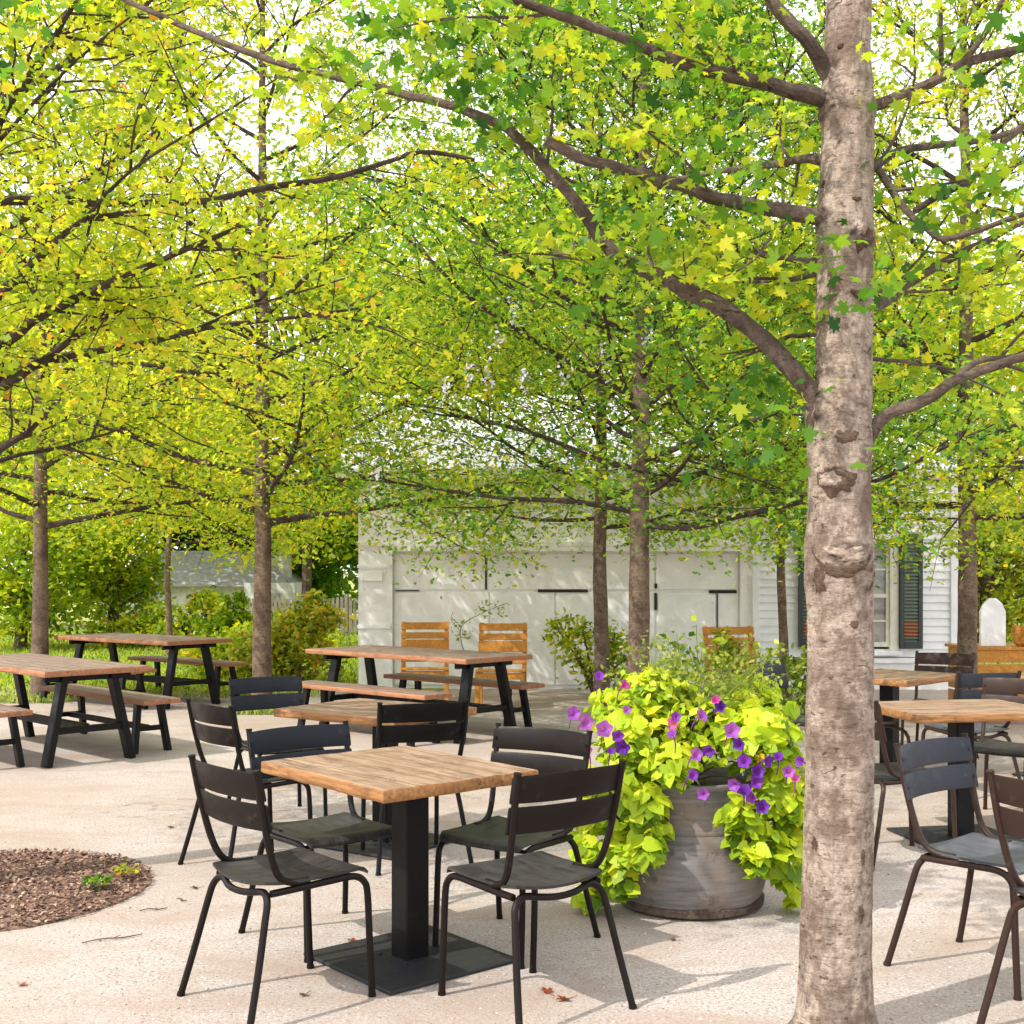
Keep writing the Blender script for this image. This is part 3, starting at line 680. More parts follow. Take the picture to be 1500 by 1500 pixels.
for k in range(40): b.box((-2.02+k*.104,-.065,.5+.02*math.sin(k*7)),(.07,.02,.82))
b.box((0,-.048,.35),(4.1,.012,.08)); b.box((0,-.048,.75),(4.1,.012,.08)); b.build('boards',M['fence'],fn,False)
# crate and white board at right
cr=thing('wooden_crate','orange wooden crate stand at the right edge holding a white board','crate',(5.0,12.4,0))
b=MB()
for k in range(5): b.box((0,-.3,.1+k*.145),(1.0,.02,.125),None,.003); b.box((-.5+.01,0,.1+k*.145),(.02,.56,.125),None,.003)
b.build('side_boards',M['lounge'],cr)
b=MB(); b.box((0,0,.755),(1.04,.66,.03),None,.004); b.build('lid',M['lounge'],cr)
for s in(-1,1):
    b=MB(); b.box((s*.46,-.27,.37),(.06,.04,.74),None,.003); b.build('corner_post',M['lounge'],cr)
wb=MB(); pr=[(-.125,0),(.125,0),(.125,.34),(.09,.42),(.03,.475),(-.03,.475),(-.09,.42),(-.125,.34)]; n=len(pr)
wb.add([(x,-.02,z) for x,z in pr]+[(x,.02,z) for x,z in pr],[tuple(range(n)),tuple(range(2*n-1,n-1,-1))]+[(i,n+i,n+(i+1)%n,(i+1)%n) for i in range(n)])
o=wb.build('white_board',M['board'],None,False); o.location=(4.79,12.25,.772); tag(o,'white round topped board standing on the orange crate by the rightmost trunk','board')
wb=MB(); wb.lathe([(.001,0),(.10,0),(.13,.03),(.145,.14),(.15,.2),(.142,.2),(.12,.05),(.001,.04)],20); o=wb.build('wooden_bucket',M['lounge']); o.location=(5.12,12.2,.772); tag(o,'small tan wooden bucket on the crate, right of the white board','bucket')
# ------------------------------------------------------------------ flower tub
PC=Vector((.81,5.60,0))
pt=thing('flower_tub','large weathered grey tub overflowing with lime vines and purple flowers','planter',PC)
b=MB(); b.lathe([(.20,.05),(.325,.05),(.345,.09),(.358,.16),(.352,.24),(.33,.31),(.305,.37),(.30,.44),(.30,.50),(.305,.54),(.318,.555),(.318,.58),(.29,.58),(.28,.5)],64,wob=.05); b.build('tub_body',M['tub'],pt,ang=50)
b=MB()
for z,r in((.36,.309),(.43,.302),(.50,.302)): b.lathe([(r,z),(r+.003,z+.006),(r+.003,z+.016),(r,z+.022)],64)
b.build('hoop',M['tub'],pt)
b=MB(); b.lathe([(.02,.0),(.30,0),(.33,.015),(.335,.045),(.32,.055),(.02,.055)],48); b.build('base_ring',M['limb'],pt,ang=50)
b=MB(); b.lathe([(.001,.545),(.285,.54)],32); b.build('soil',M['soil'],pt)
def vine(name,label,blobs,n,size,loc,shape='heart',mat='lime',tilt=.5,cat='plant',stems=14):
    t=thing(name,label,cat,loc); L=Vector(loc); pts=[];outs=[];tn=[]
    wts=np.array([b[3]*b[4]*b[5] for b in blobs]); wts=wts**.67; wts/=wts.sum()
    for b_,w_ in zip(blobs,wts):
        k=int(n*w_); d=RNG.normal(0,1,(k,3)); d/=np.linalg.norm(d,axis=1)[:,None]
        rr=(.72+.28*RNG.random(k))[:,None]*(1+.18*np.sin(d[:,:1]*7+d[:,2:]*9+b_[0]*30))
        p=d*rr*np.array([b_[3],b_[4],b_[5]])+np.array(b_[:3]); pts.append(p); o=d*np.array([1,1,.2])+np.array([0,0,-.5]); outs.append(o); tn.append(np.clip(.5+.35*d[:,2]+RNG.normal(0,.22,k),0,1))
    pts=np.concatenate(pts);outs=np.concatenate(outs);tn=np.concatenate(tn)
    k=pts[:,2]>.03; pts,outs,tn=pts[k],outs[k],tn[k]
    nr=outs*np.array([1,1,0])*.9+np.array([0,-.15,.9])
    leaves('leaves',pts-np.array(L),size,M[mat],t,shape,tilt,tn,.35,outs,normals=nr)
    b=MB()
    for k in range(stems):
        q=Vector(pts[RNG.integers(len(pts))])-L; s=Vector((PC.x,PC.y,.55))-L if cat=='plant' else Vector((0,0,0)); m_=(s+q)/2+Vector((0,0,.12))
        b.tube([s,m_,q],[.006,.004,.002],5,4)
    b.build('stems',M['stem'],t); return t
def bp(px,py,D,rx,ry,rz): p=P(px,py,D); return (p.x,p.y,p.z,rx,ry,rz)
vine('trailing_vine','lime green leafy vine spilling down the left side of the grey tub',
 [bp(935,1085,5.42,.19,.16,.15),bp(905,1165,5.36,.17,.13,.16),bp(880,1240,5.36,.13,.12,.13),bp(905,1285,5.32,.09,.08,.10),bp(945,1200,5.28,.11,.07,.14),bp(865,1310,5.42,.07,.08,.06),bp(985,1120,5.28,.12,.1,.09),bp(860,1195,5.5,.08,.1,.08),bp(950,1180,5.22,.08,.05,.09),bp(950,1240,5.18,.07,.05,.08),bp(925,1255,5.20,.06,.05,.07)],1250,.066,(PC.x-.2,PC.y-.1,.56))
vine('trailing_vine','lime green leafy vine spilling down the right side of the grey tub beside the trunk',
 [bp(1110,1080,5.35,.2,.16,.14),bp(1150,1160,5.35,.15,.14,.17),bp(1110,1235,5.26,.13,.08,.10),bp(1155,1255,5.35,.10,.10,.14),bp(1165,1330,5.40,.05,.07,.06),bp(1075,1205,5.24,.07,.05,.07),bp(1100,1040,5.6,.2,.15,.09),bp(1085,1190,5.19,.06,.05,.08),bp(1105,1260,5.18,.06,.05,.06)],1150,.062,(PC.x+.2,PC.y-.1,.56))
vine('leafy_plant','yellow green mounded plant filling the middle of the grey tub',
 [bp(960,1010,5.55,.17,.15,.10),bp(1030,1060,5.45,.18,.15,.12),bp(900,1040,5.6,.12,.15,.1),bp(1100,1015,5.75,.15,.13,.07),bp(1020,1105,5.35,.14,.08,.07)],1100,.05,(PC.x,PC.y,.56),'simple','lime',.7)
# feathery upright growth
t=thing('feathery_plant','fine leaved airy plant rising from the middle of the grey tub','plant',(PC.x,PC.y+.05,.56)); b=MB(); pts=[];tn=[]
for k in range(130):
    a=RNG.random()*2*PI; hh=.25+.42*RNG.random()**1.2; sp=.12+.38*RNG.random()
    e=Vector((sp*math.cos(a)+.05,sp*.7*math.sin(a),hh)); m_=e*.5+Vector((0,0,.08))
    b.tube([(0,0,0),m_,e],[.003,.002,.001],4,3)
    for q in range(34):
        s=.25+.75*RNG.random(); p=(Vector((0,0,0))*(1-s)**2+m_*2*s*(1-s)+e*s*s)+Vector(RNG.normal(0,.022,3)); pts.append(p[:]); tn.append(RNG.random())
b.build('stems',M['stem'],t); leaves('leaves',pts,.028,M['fine'],t,'simple',1,np.array(tn))
# tall sprigs
b=MB(); pts=[]
for (px,py) in((1020,915),(1005,945),(1060,935),(975,930)):
    e=P(px,py,5.75)-Vector((PC.x,PC.y+.05,.56)); m_=e*.55+Vector((.05*(RNG.random()-.5)*3,0,0.02)); b.tube([(0,0,0),m_,e],[.003,.0025,.0015],5,5)
    for q in range(26):
        s=.45+.55*q/25; p=m_*2*s*(1-s)+e*s*s; pts.append((p+Vector(RNG.normal(0,.014,3)))[:])
b.build('sprig_stems',M['stem'],t); leaves('sprig_leaves',pts,.04,M['leafM'],t,'simple',1)
# petunias
pn=thing('petunia','purple and magenta petunias blooming among the lime vines in the grey tub','flowers',(PC.x,PC.y-.1,.56)); PL=Vector((PC.x,PC.y-.1,.56))
FL=[(840,1045,'petal',2),(858,1058,'petal',3),(885,1068,'petal',3),(905,1078,'petal',3),(912,1095,'petal',3),(895,1100,'petal',1),(878,990,'petal',1),(915,1003,'petalp',2),(918,1040,'petal',1),(985,1060,'petalp',2),(990,1050,'petal',1),(984,1075,'petal',1),(1028,1048,'petal',2),(1048,1025,'petalp',1),(1055,1035,'petal',2),(1072,1070,'petal',3),(1082,1090,'petal',2),(1038,1100,'petal',3),(1020,1105,'petal',2),(1015,1135,'petal',2),(1030,1163,'petal',2),(1090,1115,'petal',2),(1110,1130,'petal',3),(1125,1115,'petal',2),(1075,1150,'petal',3),(1090,1158,'petal',2),(1100,1168,'petal',2),(1108,1145,'petal',3),(1117,1182,'petal',3),(1155,1130,'petal',2),(1172,1115,'petal',2),(1165,1140,'petalp',1),(860,1100,'petalp',1),(1140,1108,'petal',1)]
for i,(px,py,mt,k) in enumerate(FL):
    D=5.05+.12*abs((px-1010)/160)+(.24 if py<1065 else .0); c=P(px,py,D)-PL; b=MB(); n=5; R=(.016+.005*k)*(.8+.4*RNG.random())
    nrm=Vector((RNG.normal(0,.45),-1,.35+RNG.normal(0,.35))).normalized(); u=nrm.orthogonal().normalized(); v_=nrm.cross(u)
    ring=[]; 
    for (rr,dz) in((.12,-.9),(.55,-.15),(1.0,.12)):
        for q in range(20):
            a=2*PI*q/20; w_=rr*(1+(.13*math.cos(5*a) if rr>.5 else 0)); ring.append(c+(u*math.cos(a)+v_*math.sin(a))*R*w_+nrm*R*(dz+(.12*math.sin(7*a+i) if rr>.9 else 0)))
    fs=[]
    for r_ in range(2):
        for q in range(20): fs.append((r_*20+q,r_*20+(q+1)%20,(r_+1)*20+(q+1)%20,(r_+1)*20+q))
    b.add(ring,fs); b.tube([c-nrm*R*.9,c-nrm*R*1.9+Vector((0,0,-.02)),c-nrm*R*2.2+Vector((0,.03,-.06))],[.004,.003,.002],5,2)
    o=b.build('flower',M[mt],pn,ang=180); at=o.data.attributes.new('tint','FLOAT','FACE'); at.data.foreach_set('value',[float(RNG.random())]*len(o.data.polygons))
p=P(1115,1112,5.2)-PL; o=leaves('marigold',np.array([p[:]]*50)+RNG.normal(0,.012,(50,3)),.022,M['autumn'],pn,'simple',1.2,np.full(50,.75)); o['label']='orange bloom'
# ------------------------------------------------------------------ bushes
def bush(name,label,loc,blobs,n,size,mat,shape='simple',cat='bush',stem=True,group=None):
    t=thing(name,label,cat,loc,0,group); pts=[];tn=[]
    w_=np.array([(x[3]*x[4]*x[5])**.67 for x in blobs]); w_/=w_.sum()
    for b_,ww in zip(blobs,w_):
        k=int(n*ww); d=RNG.normal(0,1,(k,3)); d/=np.linalg.norm(d,axis=1)[:,None]
        cl=RNG.integers(0,40,k); cd=RNG.normal(0,1,(40,3)); cd/=np.linalg.norm(cd,axis=1)[:,None]; cr_=.55+.5*RNG.random(40)
        mixd=cd[cl]*cr_[cl][:,None]+RNG.normal(0,.17,(k,3))
        p=mixd*np.array(b_[3:6])+np.array(b_[:3]); pts.append(p); tn.append(np.clip(.45+.3*(RNG.random(40)-.5)[cl]*1.6+RNG.normal(0,.2,k),0,1))
    pts=np.concatenate(pts);tn=np.concatenate(tn); k=pts[:,2]>.02; pts=pts[k];tn=tn[k]
    leaves('foliage',pts,size,M[mat],t,shape,.9,tn)
    if stem:
        b=MB()
        for q in range(12):
            e=Vector(pts[RNG.integers(len(pts))]); b.tube([(0,0,0),e*.5+Vector((0,0,.08)),e],[.02,.012,.005],5,3)
        b.build('stem',M['limb'],t)
    return t
bush('flowering_bush','leafy bush with a pink bloom against the garage behind two thin trunks',(1.0,14.9,0),[(-.1,0,.55,.42,.35,.42),(-.35,0,.8,.25,.2,.2),(.3,0,.5,.3,.3,.45)],1900,.065,'leafY')
t=bush('rose_climber','pale climbing rose twig on the garage door above the orange chairs',(-.35,15.6,0),[(.1,0,1.05,.25,.05,.12),(-.3,0,.8,.15,.05,.15)],110,.05,'fine',stem=False)
b=MB(); b.tube([(-.3,0,0),(-.25,0,.4),(-.3,0,.8),(0,0,1.0),(.3,0,1.12)],[.008,.007,.006,.005,.003],6,4); b.tube([(-.3,0,.75),(-.42,0,.9),(-.4,0,1.0)],.004,5,3); b.build('stem',M['stem'],t)
bush('yellow_bush','yellow orange leafy bush behind the tub in front of the third orange chair',(2.15,11.9,0),[(-.05,0,.5,.24,.2,.36),(-.1,0,.8,.12,.2,.15)],1100,.055,'autumn')
bush('green_bush','light green bush between the flower tub and the siding wall',(2.75,12.4,0),[(0,0,.35,.5,.35,.35),(.35,0,.55,.25,.2,.25)],1800,.06,'leafM')
bush('green_bush','low green bush in front of the bases of the two thin trunks',(1.15,9.5,0),[(0,0,.25,.38,.3,.25)],1300,.055,'leafM')
bush('orange_bush','bright yellow orange bush at the left corner of the white building',(-2.75,16.1,0),[(0,0,.55,.62,.4,.5),(-.55,.2,.45,.45,.4,.4),(.15,0,.95,.35,.3,.28)],4200,.08,'autumn')
bush('green_bush','bright green bush left of the orange bush beyond the trestle tables',(-3.9,17.2,0),[(0,0,.35,.7,.5,.32),(.7,0,.45,.5,.4,.3)],2800,.085,'leafY')
bush('weedy_shrub','tall yellow green weedy shrub beyond the lawn before the cottage',(-6.6,24,0),[(0,0,.45,.9,.6,.4),(.6,.2,.8,.35,.4,.35),(-1,.2,.35,.8,.5,.35)],3600,.11,'leafY')
bush('weedy_shrub','loose green shrub beyond the lawn right of the cottage chimney',(-5.0,23,0),[(0,0,.4,.9,.6,.35),(-.2,0,.85,.3,.3,.3)],2600,.11,'leafM')
bush('weedy_shrub','low pale shrub beyond the lawn before the board fence',(-4.0,21,0),[(0,0,.35,.9,.5,.4)],2200,.1,'leafY')
bush('green_bush','green bush under the right tables at the right edge',(4.0,7.9,0),[(0,0,.3,.45,.35,.32)],1300,.06,'leafM')
# ------------------------------------------------------------------ trees
def wander(start,d,L,n,up,jit,rs):
    p=Vector(start); d=Vector(d).normalized(); out=[p.copy()]
    for i in range(n):
        d=(d+Vector((rs.normal(0,jit),rs.normal(0,jit),rs.normal(0,jit*.7)+up))).normalized(); p=p+d*(L/n); out.append(p.copy())
    return out
def sprays(pts_list,per,rad,flat,rs):
    C=np.repeat(np.array([p[:] for p in pts_list]),per,0); k=len(C)
    C=C+rs.normal(0,1,(k,3))*np.array([rad,rad,rad*flat]); return C
def tree(label,base,r0,H,z0,nl,L,mat_bark,mat_leaf,leafsize,per,name='tree',bias=.5,rise=.32,seed=1,shape='simple',sec=7,lean=(0,0),group='trees standing in the courtyard',thick=1.0,up=.02,cat='tree',jitz=.4,avoid=None,droop=.06):
    rs=np.random.default_rng(seed); t=thing(name,label,cat,base,0,group)
    n=14; tp=[Vector((lean[0]*k/n+.03*noise.noise(Vector((seed,k*.5,0))),lean[1]*k/n+.03*noise.noise(Vector((seed+9,k*.5,0))),H*k/n)) for k in range(n+1)]
    b=MB(); rr=[r0*(1.18 if k==0 else 1)*(1-.82*(k/n)**1.1) for k in range(n+1)]; b.tube(tp,rr,14,5)
    for i in range(len(b.v)):
        v=b.v[i]; q=1+.10*noise.noise(Vector((v[0]*9,v[1]*9,v[2]*4))); ax=Vector((lean[0]*v[2]/H,lean[1]*v[2]/H)); b.v[i]=(ax.x+(v[0]-ax.x)*q,ax.y+(v[1]-ax.y)*q,v[2])
    b.build('trunk',M[mat_bark],t)
    br=MB(); tw=[]
    for i in range(nl):
        f=((i+.5*rs.random())/nl)**1.2; z=z0+(H-z0)*.93*f; a=i*2.399+rs.normal(0,.25)
        ll=L*(1-.62*f**1.4)*(.8+.35*rs.random()); k=z/H*n; c=tp[int(k)].lerp(tp[min(int(k)+1,n)],k-int(k))
        pts=wander(c,(math.cos(a),math.sin(a),rise*(.25+.75*min(1,f*4))+.5*f+rs.normal(0,.08)),ll,7,up,.11,rs); lr=max(.012,r0*.36*(1-.6*f))*thick
        br.tube(pts,[lr*(1-.85*q/7)+.003 for q in range(8)],6,2)
        tw+=pts[4:]
        for s in range(sec):
            g=.2+.78*(s+rs.random()*.6)/sec; k2=g*7; c2=pts[int(k2)].lerp(pts[min(int(k2)+1,7)],k2-int(k2)); dd=(pts[min(int(k2)+1,7)]-pts[int(k2)]).normalized()
            a2=(1 if s%2 else -1)*(.7+.35*rs.random()); d2=Matrix.Rotation(a2,3,'Z')@dd; l2=ll*(.5-.28*g)+.15
            p2=wander(c2,(d2.x,d2.y,d2.z+rs.normal(0,.22)),l2,4,.01,.16,rs); br.tube(p2,[lr*.38*(1-.2*q)+.0025 for q in range(5)],4,1,False)
            tw+=p2[1:]
            for s2 in range(3):
                c3=p2[1+s2]; d3=Matrix.Rotation((1 if s2%2 else -1)*(.8+.3*rs.random()),3,'Z')@(p2[-1]-p2[0]).normalized()
                p3=wander(c3,(d3.x,d3.y,d3.z+rs.normal(0,jitz)),l2*.6,3,0,.2,rs); br.tube(p3,[.004,.0035,.003,.002],3,1,False); tw+=p3[1:]
    br.build('branches',M['twigwood'],t)
    tw=[q for q in tw if q.z>z0*.82]
    tw=[q for q in tw if rs.random()>.42*min(1,max(0,(q.z-3.0)/1.5))]
    if avoid: tw=[q for q in tw if not avoid(q+Vector(base))]
    C=sprays(tw,per,.10+L*.02,.75,rs); C[:,2]-=droop*(.4+1.2*np.abs(rs.normal(0,.7,len(C))))
    tt=rs.random(len(tw)); tt=np.repeat(tt,per); tn=np.clip(bias+.55*(tt-.5)+rs.normal(0,.2,len(C)),0,1)
    leaves('crown',C,leafsize,M[mat_leaf],t,shape,.75,tn)
    return t
def near_box(q):   # keep the air right in front of the lens free
    return q.y<3.2
tree('slim brown trunk with green crown directly behind the flower tub, right of its neighbour',(1.09,10.6,0),.10,7.6,1.92,34,3.1,'bark2','leafG',.055,21,bias=.58,thick=.75,shape='jag',droop=.12,seed=3,lean=(.05,0))
tree('slim brown trunk just left of the thicker one behind the flower tub',(.94,13.0,0),.083,7.6,1.95,32,3.1,'bark2','leafM',.055,17,bias=.52,thick=.75,shape='jag',droop=.12,seed=5)
tree('thin trunk in front of the lap siding, left of the big foreground trunk',(3.08,14.0,0),.055,7.5,2.0,22,2.3,'bark2','leafM',.06,13,shape='jag',bias=.5,seed=7)
tree('rightmost trunk, standing beside the white board',(4.27,11.5,0),.098,8.0,2.0,28,2.8,'bark2','leafY',.055,19,shape='jag',bias=.42,seed=8,lean=(-.05,0))
tree('medium trunk with yellow green crown behind the slate chair, left of the white building',(-2.70,13.3,0),.105,8.4,2.0,30,3.2,'bark2','leafY',.055,19,shape='jag',bias=.5,seed=9,rise=.25)
tree('leftmost brown trunk with a yellow green crown beside the lawn',(-5.6,14.6,0),.10,8.4,2.0,30,3.0,'bark2','leafY',.055,19,shape='jag',bias=.45,seed=10,rise=.25)
tree('very thin young tree beyond the farthest trestle table',(-6.15,22,0),.06,6.5,2.0,18,2.7,'bark2','leafY',.1,13,bias=.5,seed=11)
# ---- left tree standing in the mulch bed, trunk outside the frame
HB=Vector((-2.78,5.8,.02))
ht=tree('tree rooted in the mulch bed whose dark branches reach in from the left edge',HB,.11,6.2,2.3,15,2.3,'bark','leafY',.045,12,shape='jag',bias=.5,seed=21,rise=.45,sec=6,thick=.55,avoid=lambda q:q.y<4.0)
def explicit(t,base,paths,rs,leafmat,size,per,twn=7,twl=.45,shape='simple',bias=.45,nm='limb',rad=.10,skip=.15,limbmat='limb'):
    tw=[]
    for (pp,r0,r1,dens) in paths:
        pts=[P(x,y,d)-base for (x,y,d) in pp]; b=MB(); k=len(pts)
        b.tube(pts,[r0+(r1-r0)*(i/(k-1))**.8 for i in range(k)],10,5)
        # rough up
        for i in range(len(b.v)):
            v=Vector(b.v[i]); b.v[i]=tuple(v+Vector((noise.noise(v*14),noise.noise(v*14+Vector((5,0,0))),noise.noise(v*14+Vector((0,7,0)))))*.006)
        L=sum((pts[i+1]-pts[i]).length for i in range(k-1))
        for s in range(int(twn*dens*L)):
            g=skip+(1-skip)*rs.random(); kk=g*(k-1); c=pts[int(kk)].lerp(pts[min(int(kk)+1,k-1)],kk-int(kk)); dd=(pts[min(int(kk)+1,k-1)]-pts[int(kk)]).normalized()
            ax=Vector((rs.normal(0,1),rs.normal(0,1),rs.normal(0,1))).cross(dd).normalized(); d2=(dd*.6+ax*.8).normalized(); d2.z=d2.z*.6+.1
            q=wander(c,d2,twl*(.5+rs.random()),5,.02,.17,rs); b.tube(q,[.007,.0055,.0045,.0035,.003,.002],5,1,False); tw+=q[2:]
            for s2 in range(2):
                c3=q[2+s2]; d3=Vector((rs.normal(0,1),rs.normal(0,1),rs.normal(0,.5))).normalized(); q3=wander(c3,d3,twl*.4,3,0,.2,rs); b.tube(q3,[.0035,.003,.0025,.0015],4,1,False); tw+=q3[1:]
        b.build(nm,M[limbmat],t)
    if per>0 and tw:
        C=sprays(tw,per,rad,.7,rs); tt=np.repeat(rs.random(len(tw)),per)
        leaves('limb_leaves',C,size,M[leafmat],t,shape,.8,np.clip(bias+.5*(tt-.5)+rs.normal(0,.15,len(C)),0,1))
rs=np.random.default_rng(33)
explicit(ht,HB,[
 ([(-150,600,5.8),(0,505,5.5),(60,462,5.4),(150,420,5.3),(250,375,5.2),(345,335,5.1)],.035,.008,.8),
 ([(-150,680,5.8),(0,570,5.6),(60,530,5.6),(130,480,5.7),(210,435,5.8),(300,400,5.9)],.028,.006,.8),
 ([(-140,560,5.8),(0,430,5.4),(60,375,5.3),(120,325,5.2),(200,310,5.2)],.03,.006,.8),
 ([(120,325,5.2),(180,260,5.0),(260,205,4.9),(330,165,4.8)],.009,.004,.8),
 ([(-150,760,5.8),(0,658,5.6),(45,630,5.6),(80,590,5.7)],.026,.006,.6),
 ([(-60,720,5.8),(0,675,5.7),(90,655,5.8),(185,625,6.0)],.016,.004,.6),
 ([(-170,420,5.8),(-30,260,5.2),(0,170,5.1),(60,90,5.0),(110,0,4.9)],.035,.01,.8),
 ([(-20,230,5.2),(50,150,5.0),(110,90,4.9),(190,25,4.8)],.01,.004,.6),
 ([(-120,300,5.8),(50,293,6.3),(180,298,6.6),(300,294,6.9),(390,275,7.0),(480,262,7.1),(560,240,7.2),(620,223,7.3),(695,234,7.4)],.026,.012,.5)],rs,'leafY',.045,8,bias=.5,shape='jag',limbmat='twigwood')
# ---- big foreground tree
BB=Vector(((1224-750)*3.98/F,3.98,0))
bt=thing('big_tree','big pale mottled trunk with knots rising through the whole right foreground','tree',BB,0,'trees standing in the courtyard')
TC=[(1560,1222,.125),(1500,1224,.1165),(1400,1224,.114),(1250,1228,.110),(1150,1229,.1085),(1050,1230,.1075),(1000,1231,.106),(900,1231,.1045),(850,1229,.108),(800,1229,.1065),(760,1230,.100),(700,1229,.0975),(640,1228,.099),(600,1232,.096),(560,1236,.090),(400,1238,.0875),(330,1238,.090),(250,1240,.085),(150,1242,.082),(80,1241,.074),(0,1243,.072),(-150,1246,.066),(-500,1250,.05),(-1100,1255,.025)]
prof=[]
for (py,px,r) in TC:
    p=P(px,py,3.98)-BB; prof.append((p.z,p.x,r))
prof.sort(); zs=[q[0] for q in prof]; xs=[q[1] for q in prof]; rr=[q[2] for q in prof]
kn=[(703,1222,.052,.022,.036),(812,1244,.075,.026,.045),(845,1265,.06,.014,.05),(850,1200,.05,.012,.04),(345,1262,.05,.03,.038),(430,1262,.035,.012,.03),(310,1205,.05,.015,.04),(150,1200,.05,.015,.04),(150,1282,.04,.012,.035),(595,1187,.06,.024,.06),(640,1280,.06,.012,.06),(1140,1270,.04,.006,.05),(900,1262,.03,.006,.03)]
kpos=[]
for (py,px,s_,h_,sv) in kn:
    z=CH-(py-HY)*3.9/F; x=(px-750)*3.9/F-BB.x; cx=np.interp(z,zs,xs); R=np.interp(z,zs,rr); sx=max(-.98,min(.98,(x-cx)/R)); kpos.append((z,cx+R*sx,-R*math.sqrt(1-sx*sx),s_,h_,sv))
b=MB(); seg=112; nz=560; ztop=zs[-1]; vs=[];fs=[]; scar_shade=[]
for j in range(nz+1):
    z=-.02+3.7*j/500 if j<=500 else 3.68+(ztop-3.68)*(j-500)/60; cx=float(np.interp(z,zs,xs)); R=float(np.interp(max(z,0),zs,rr))+.05*math.exp(-max(z,0)/.05)
    for k in range(seg):
        a=2*PI*k/seg; x=math.cos(a);y=math.sin(a); q=Vector((x*2,y*2,z*4)); sc_=0; d=.0045*noise.noise(q)+.0028*noise.noise(q*3.7)+.0014*noise.noise(Vector((x*8,y*8,z*60)))
        px_,py_=cx+R*x,R*y
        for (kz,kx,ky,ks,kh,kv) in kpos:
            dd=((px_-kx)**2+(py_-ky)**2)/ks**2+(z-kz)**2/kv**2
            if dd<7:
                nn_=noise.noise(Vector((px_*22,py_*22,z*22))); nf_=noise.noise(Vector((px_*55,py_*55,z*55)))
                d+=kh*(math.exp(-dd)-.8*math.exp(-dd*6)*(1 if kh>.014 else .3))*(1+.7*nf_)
                sc_=max(sc_,math.exp(-((math.sqrt(dd)-.75-.5*nn_)/.28)**2)*(.95 if kh>.012 else .5)*(.75+.8*nf_),.55*math.exp(-dd*.8)*(.6+nn_))  # crevice shade round the knots painted dark through this mask
        vs.append((cx+(R+d)*x,(R+d)*y,z)); st_=noise.noise(Vector((x*1.6+9,y*1.6,z*5)))+.6*noise.noise(Vector((x*5,y*5+3,z*14)))+.4*noise.noise(Vector((x*14,y*14,z*40))); sc_=max(sc_,(.30+.25*max(0,1-z/.6))*max(0,min(1,(st_-.12+.35*max(0,1-z/.55))*3))); scar_shade.append(max(0,min(1,sc_)))
for j in range(nz):
    for k in range(seg): k2=(k+1)%seg; fs.append((j*seg+k,j*seg+k2,(j+1)*seg+k2,(j+1)*seg+k))
b.add(vs,fs); o=b.build('trunk',M['bark'],bt,ang=180); at=o.data.attributes.new('scar_shade','FLOAT','POINT'); at.data.foreach_set('value',scar_shade)
def tsurf(a,z):
    cx=float(np.interp(z,zs,xs)); R=float(np.interp(max(z,0),zs,rr)); x=math.cos(a);y=math.sin(a); q=Vector((x*2,y*2,z*4)); d=.0045*noise.noise(q)+.0028*noise.noise(q*3.7)
    px_,py_=cx+R*x,R*y
    for (kz,kx,ky,ks,kh,kv) in kpos:
        dd=((px_-kx)**2+(py_-ky)**2)/ks**2+(z-kz)**2/kv**2
        if dd<7: d+=kh*(math.exp(-dd)-.8*math.exp(-dd*6)*(1 if kh>.014 else .3))
    return Vector((cx+(R+d)*x,(R+d)*y,z)),Vector((x,y,0))
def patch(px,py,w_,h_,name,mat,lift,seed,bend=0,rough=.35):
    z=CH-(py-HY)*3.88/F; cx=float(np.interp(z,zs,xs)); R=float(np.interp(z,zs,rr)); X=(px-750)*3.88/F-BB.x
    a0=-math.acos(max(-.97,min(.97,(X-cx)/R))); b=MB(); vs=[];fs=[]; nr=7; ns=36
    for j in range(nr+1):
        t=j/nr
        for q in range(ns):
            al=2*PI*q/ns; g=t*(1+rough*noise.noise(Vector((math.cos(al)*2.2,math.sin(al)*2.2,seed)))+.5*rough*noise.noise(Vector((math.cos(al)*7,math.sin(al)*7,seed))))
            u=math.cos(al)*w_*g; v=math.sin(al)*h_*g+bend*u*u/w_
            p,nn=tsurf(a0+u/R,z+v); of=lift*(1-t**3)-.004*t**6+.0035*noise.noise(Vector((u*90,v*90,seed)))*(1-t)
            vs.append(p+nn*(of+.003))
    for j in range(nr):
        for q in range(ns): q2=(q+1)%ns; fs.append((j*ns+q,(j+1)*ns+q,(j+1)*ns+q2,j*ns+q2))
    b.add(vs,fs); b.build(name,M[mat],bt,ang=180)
for k_,(px,py,w_,h_,mt,lf,bd) in enumerate([(1226,706,.066,.042,'wound_shade',.003,.2),(1219,702,.038,.026,'bark',.008,0),(1232,838,.085,.020,'wound_shade',.003,.5),(1205,850,.022,.045,'wound_shade',.003,0),(1240,812,.055,.024,'bark',.008,.2),(1264,348,.028,.042,'wound_shade',.003,0),(1261,336,.016,.022,'bark',.012,0),(1212,358,.009,.009,'wound_shade',.002,0),(1210,258,.018,.012,'wound_shade',.002,.2),(1240,640,.04,.022,'wound_shade',.001,.2),(1262,432,.03,.018,'wound_shade',.003,.4),(1195,620,.02,.045,'wound_shade',.001,0),(1251,915,.016,.014,'wound_shade',.001,0),(1264,1255,.010,.028,'wound_shade',.001,0),(1198,1240,.014,.02,'wound_shade',.001,0),(1235,60,.014,.01,'wound_shade',.001,0),(1258,290,.02,.008,'wound_shade',.002,.3),(1262,1340,.012,.03,'wound_shade',.001,0)]):
    patch(px,py,w_,h_,'knot_and_shade',mt,lf,k_*3.1,bd,.5)  # dark patches paint the crescent shadows round the knots, pale ones are bosses
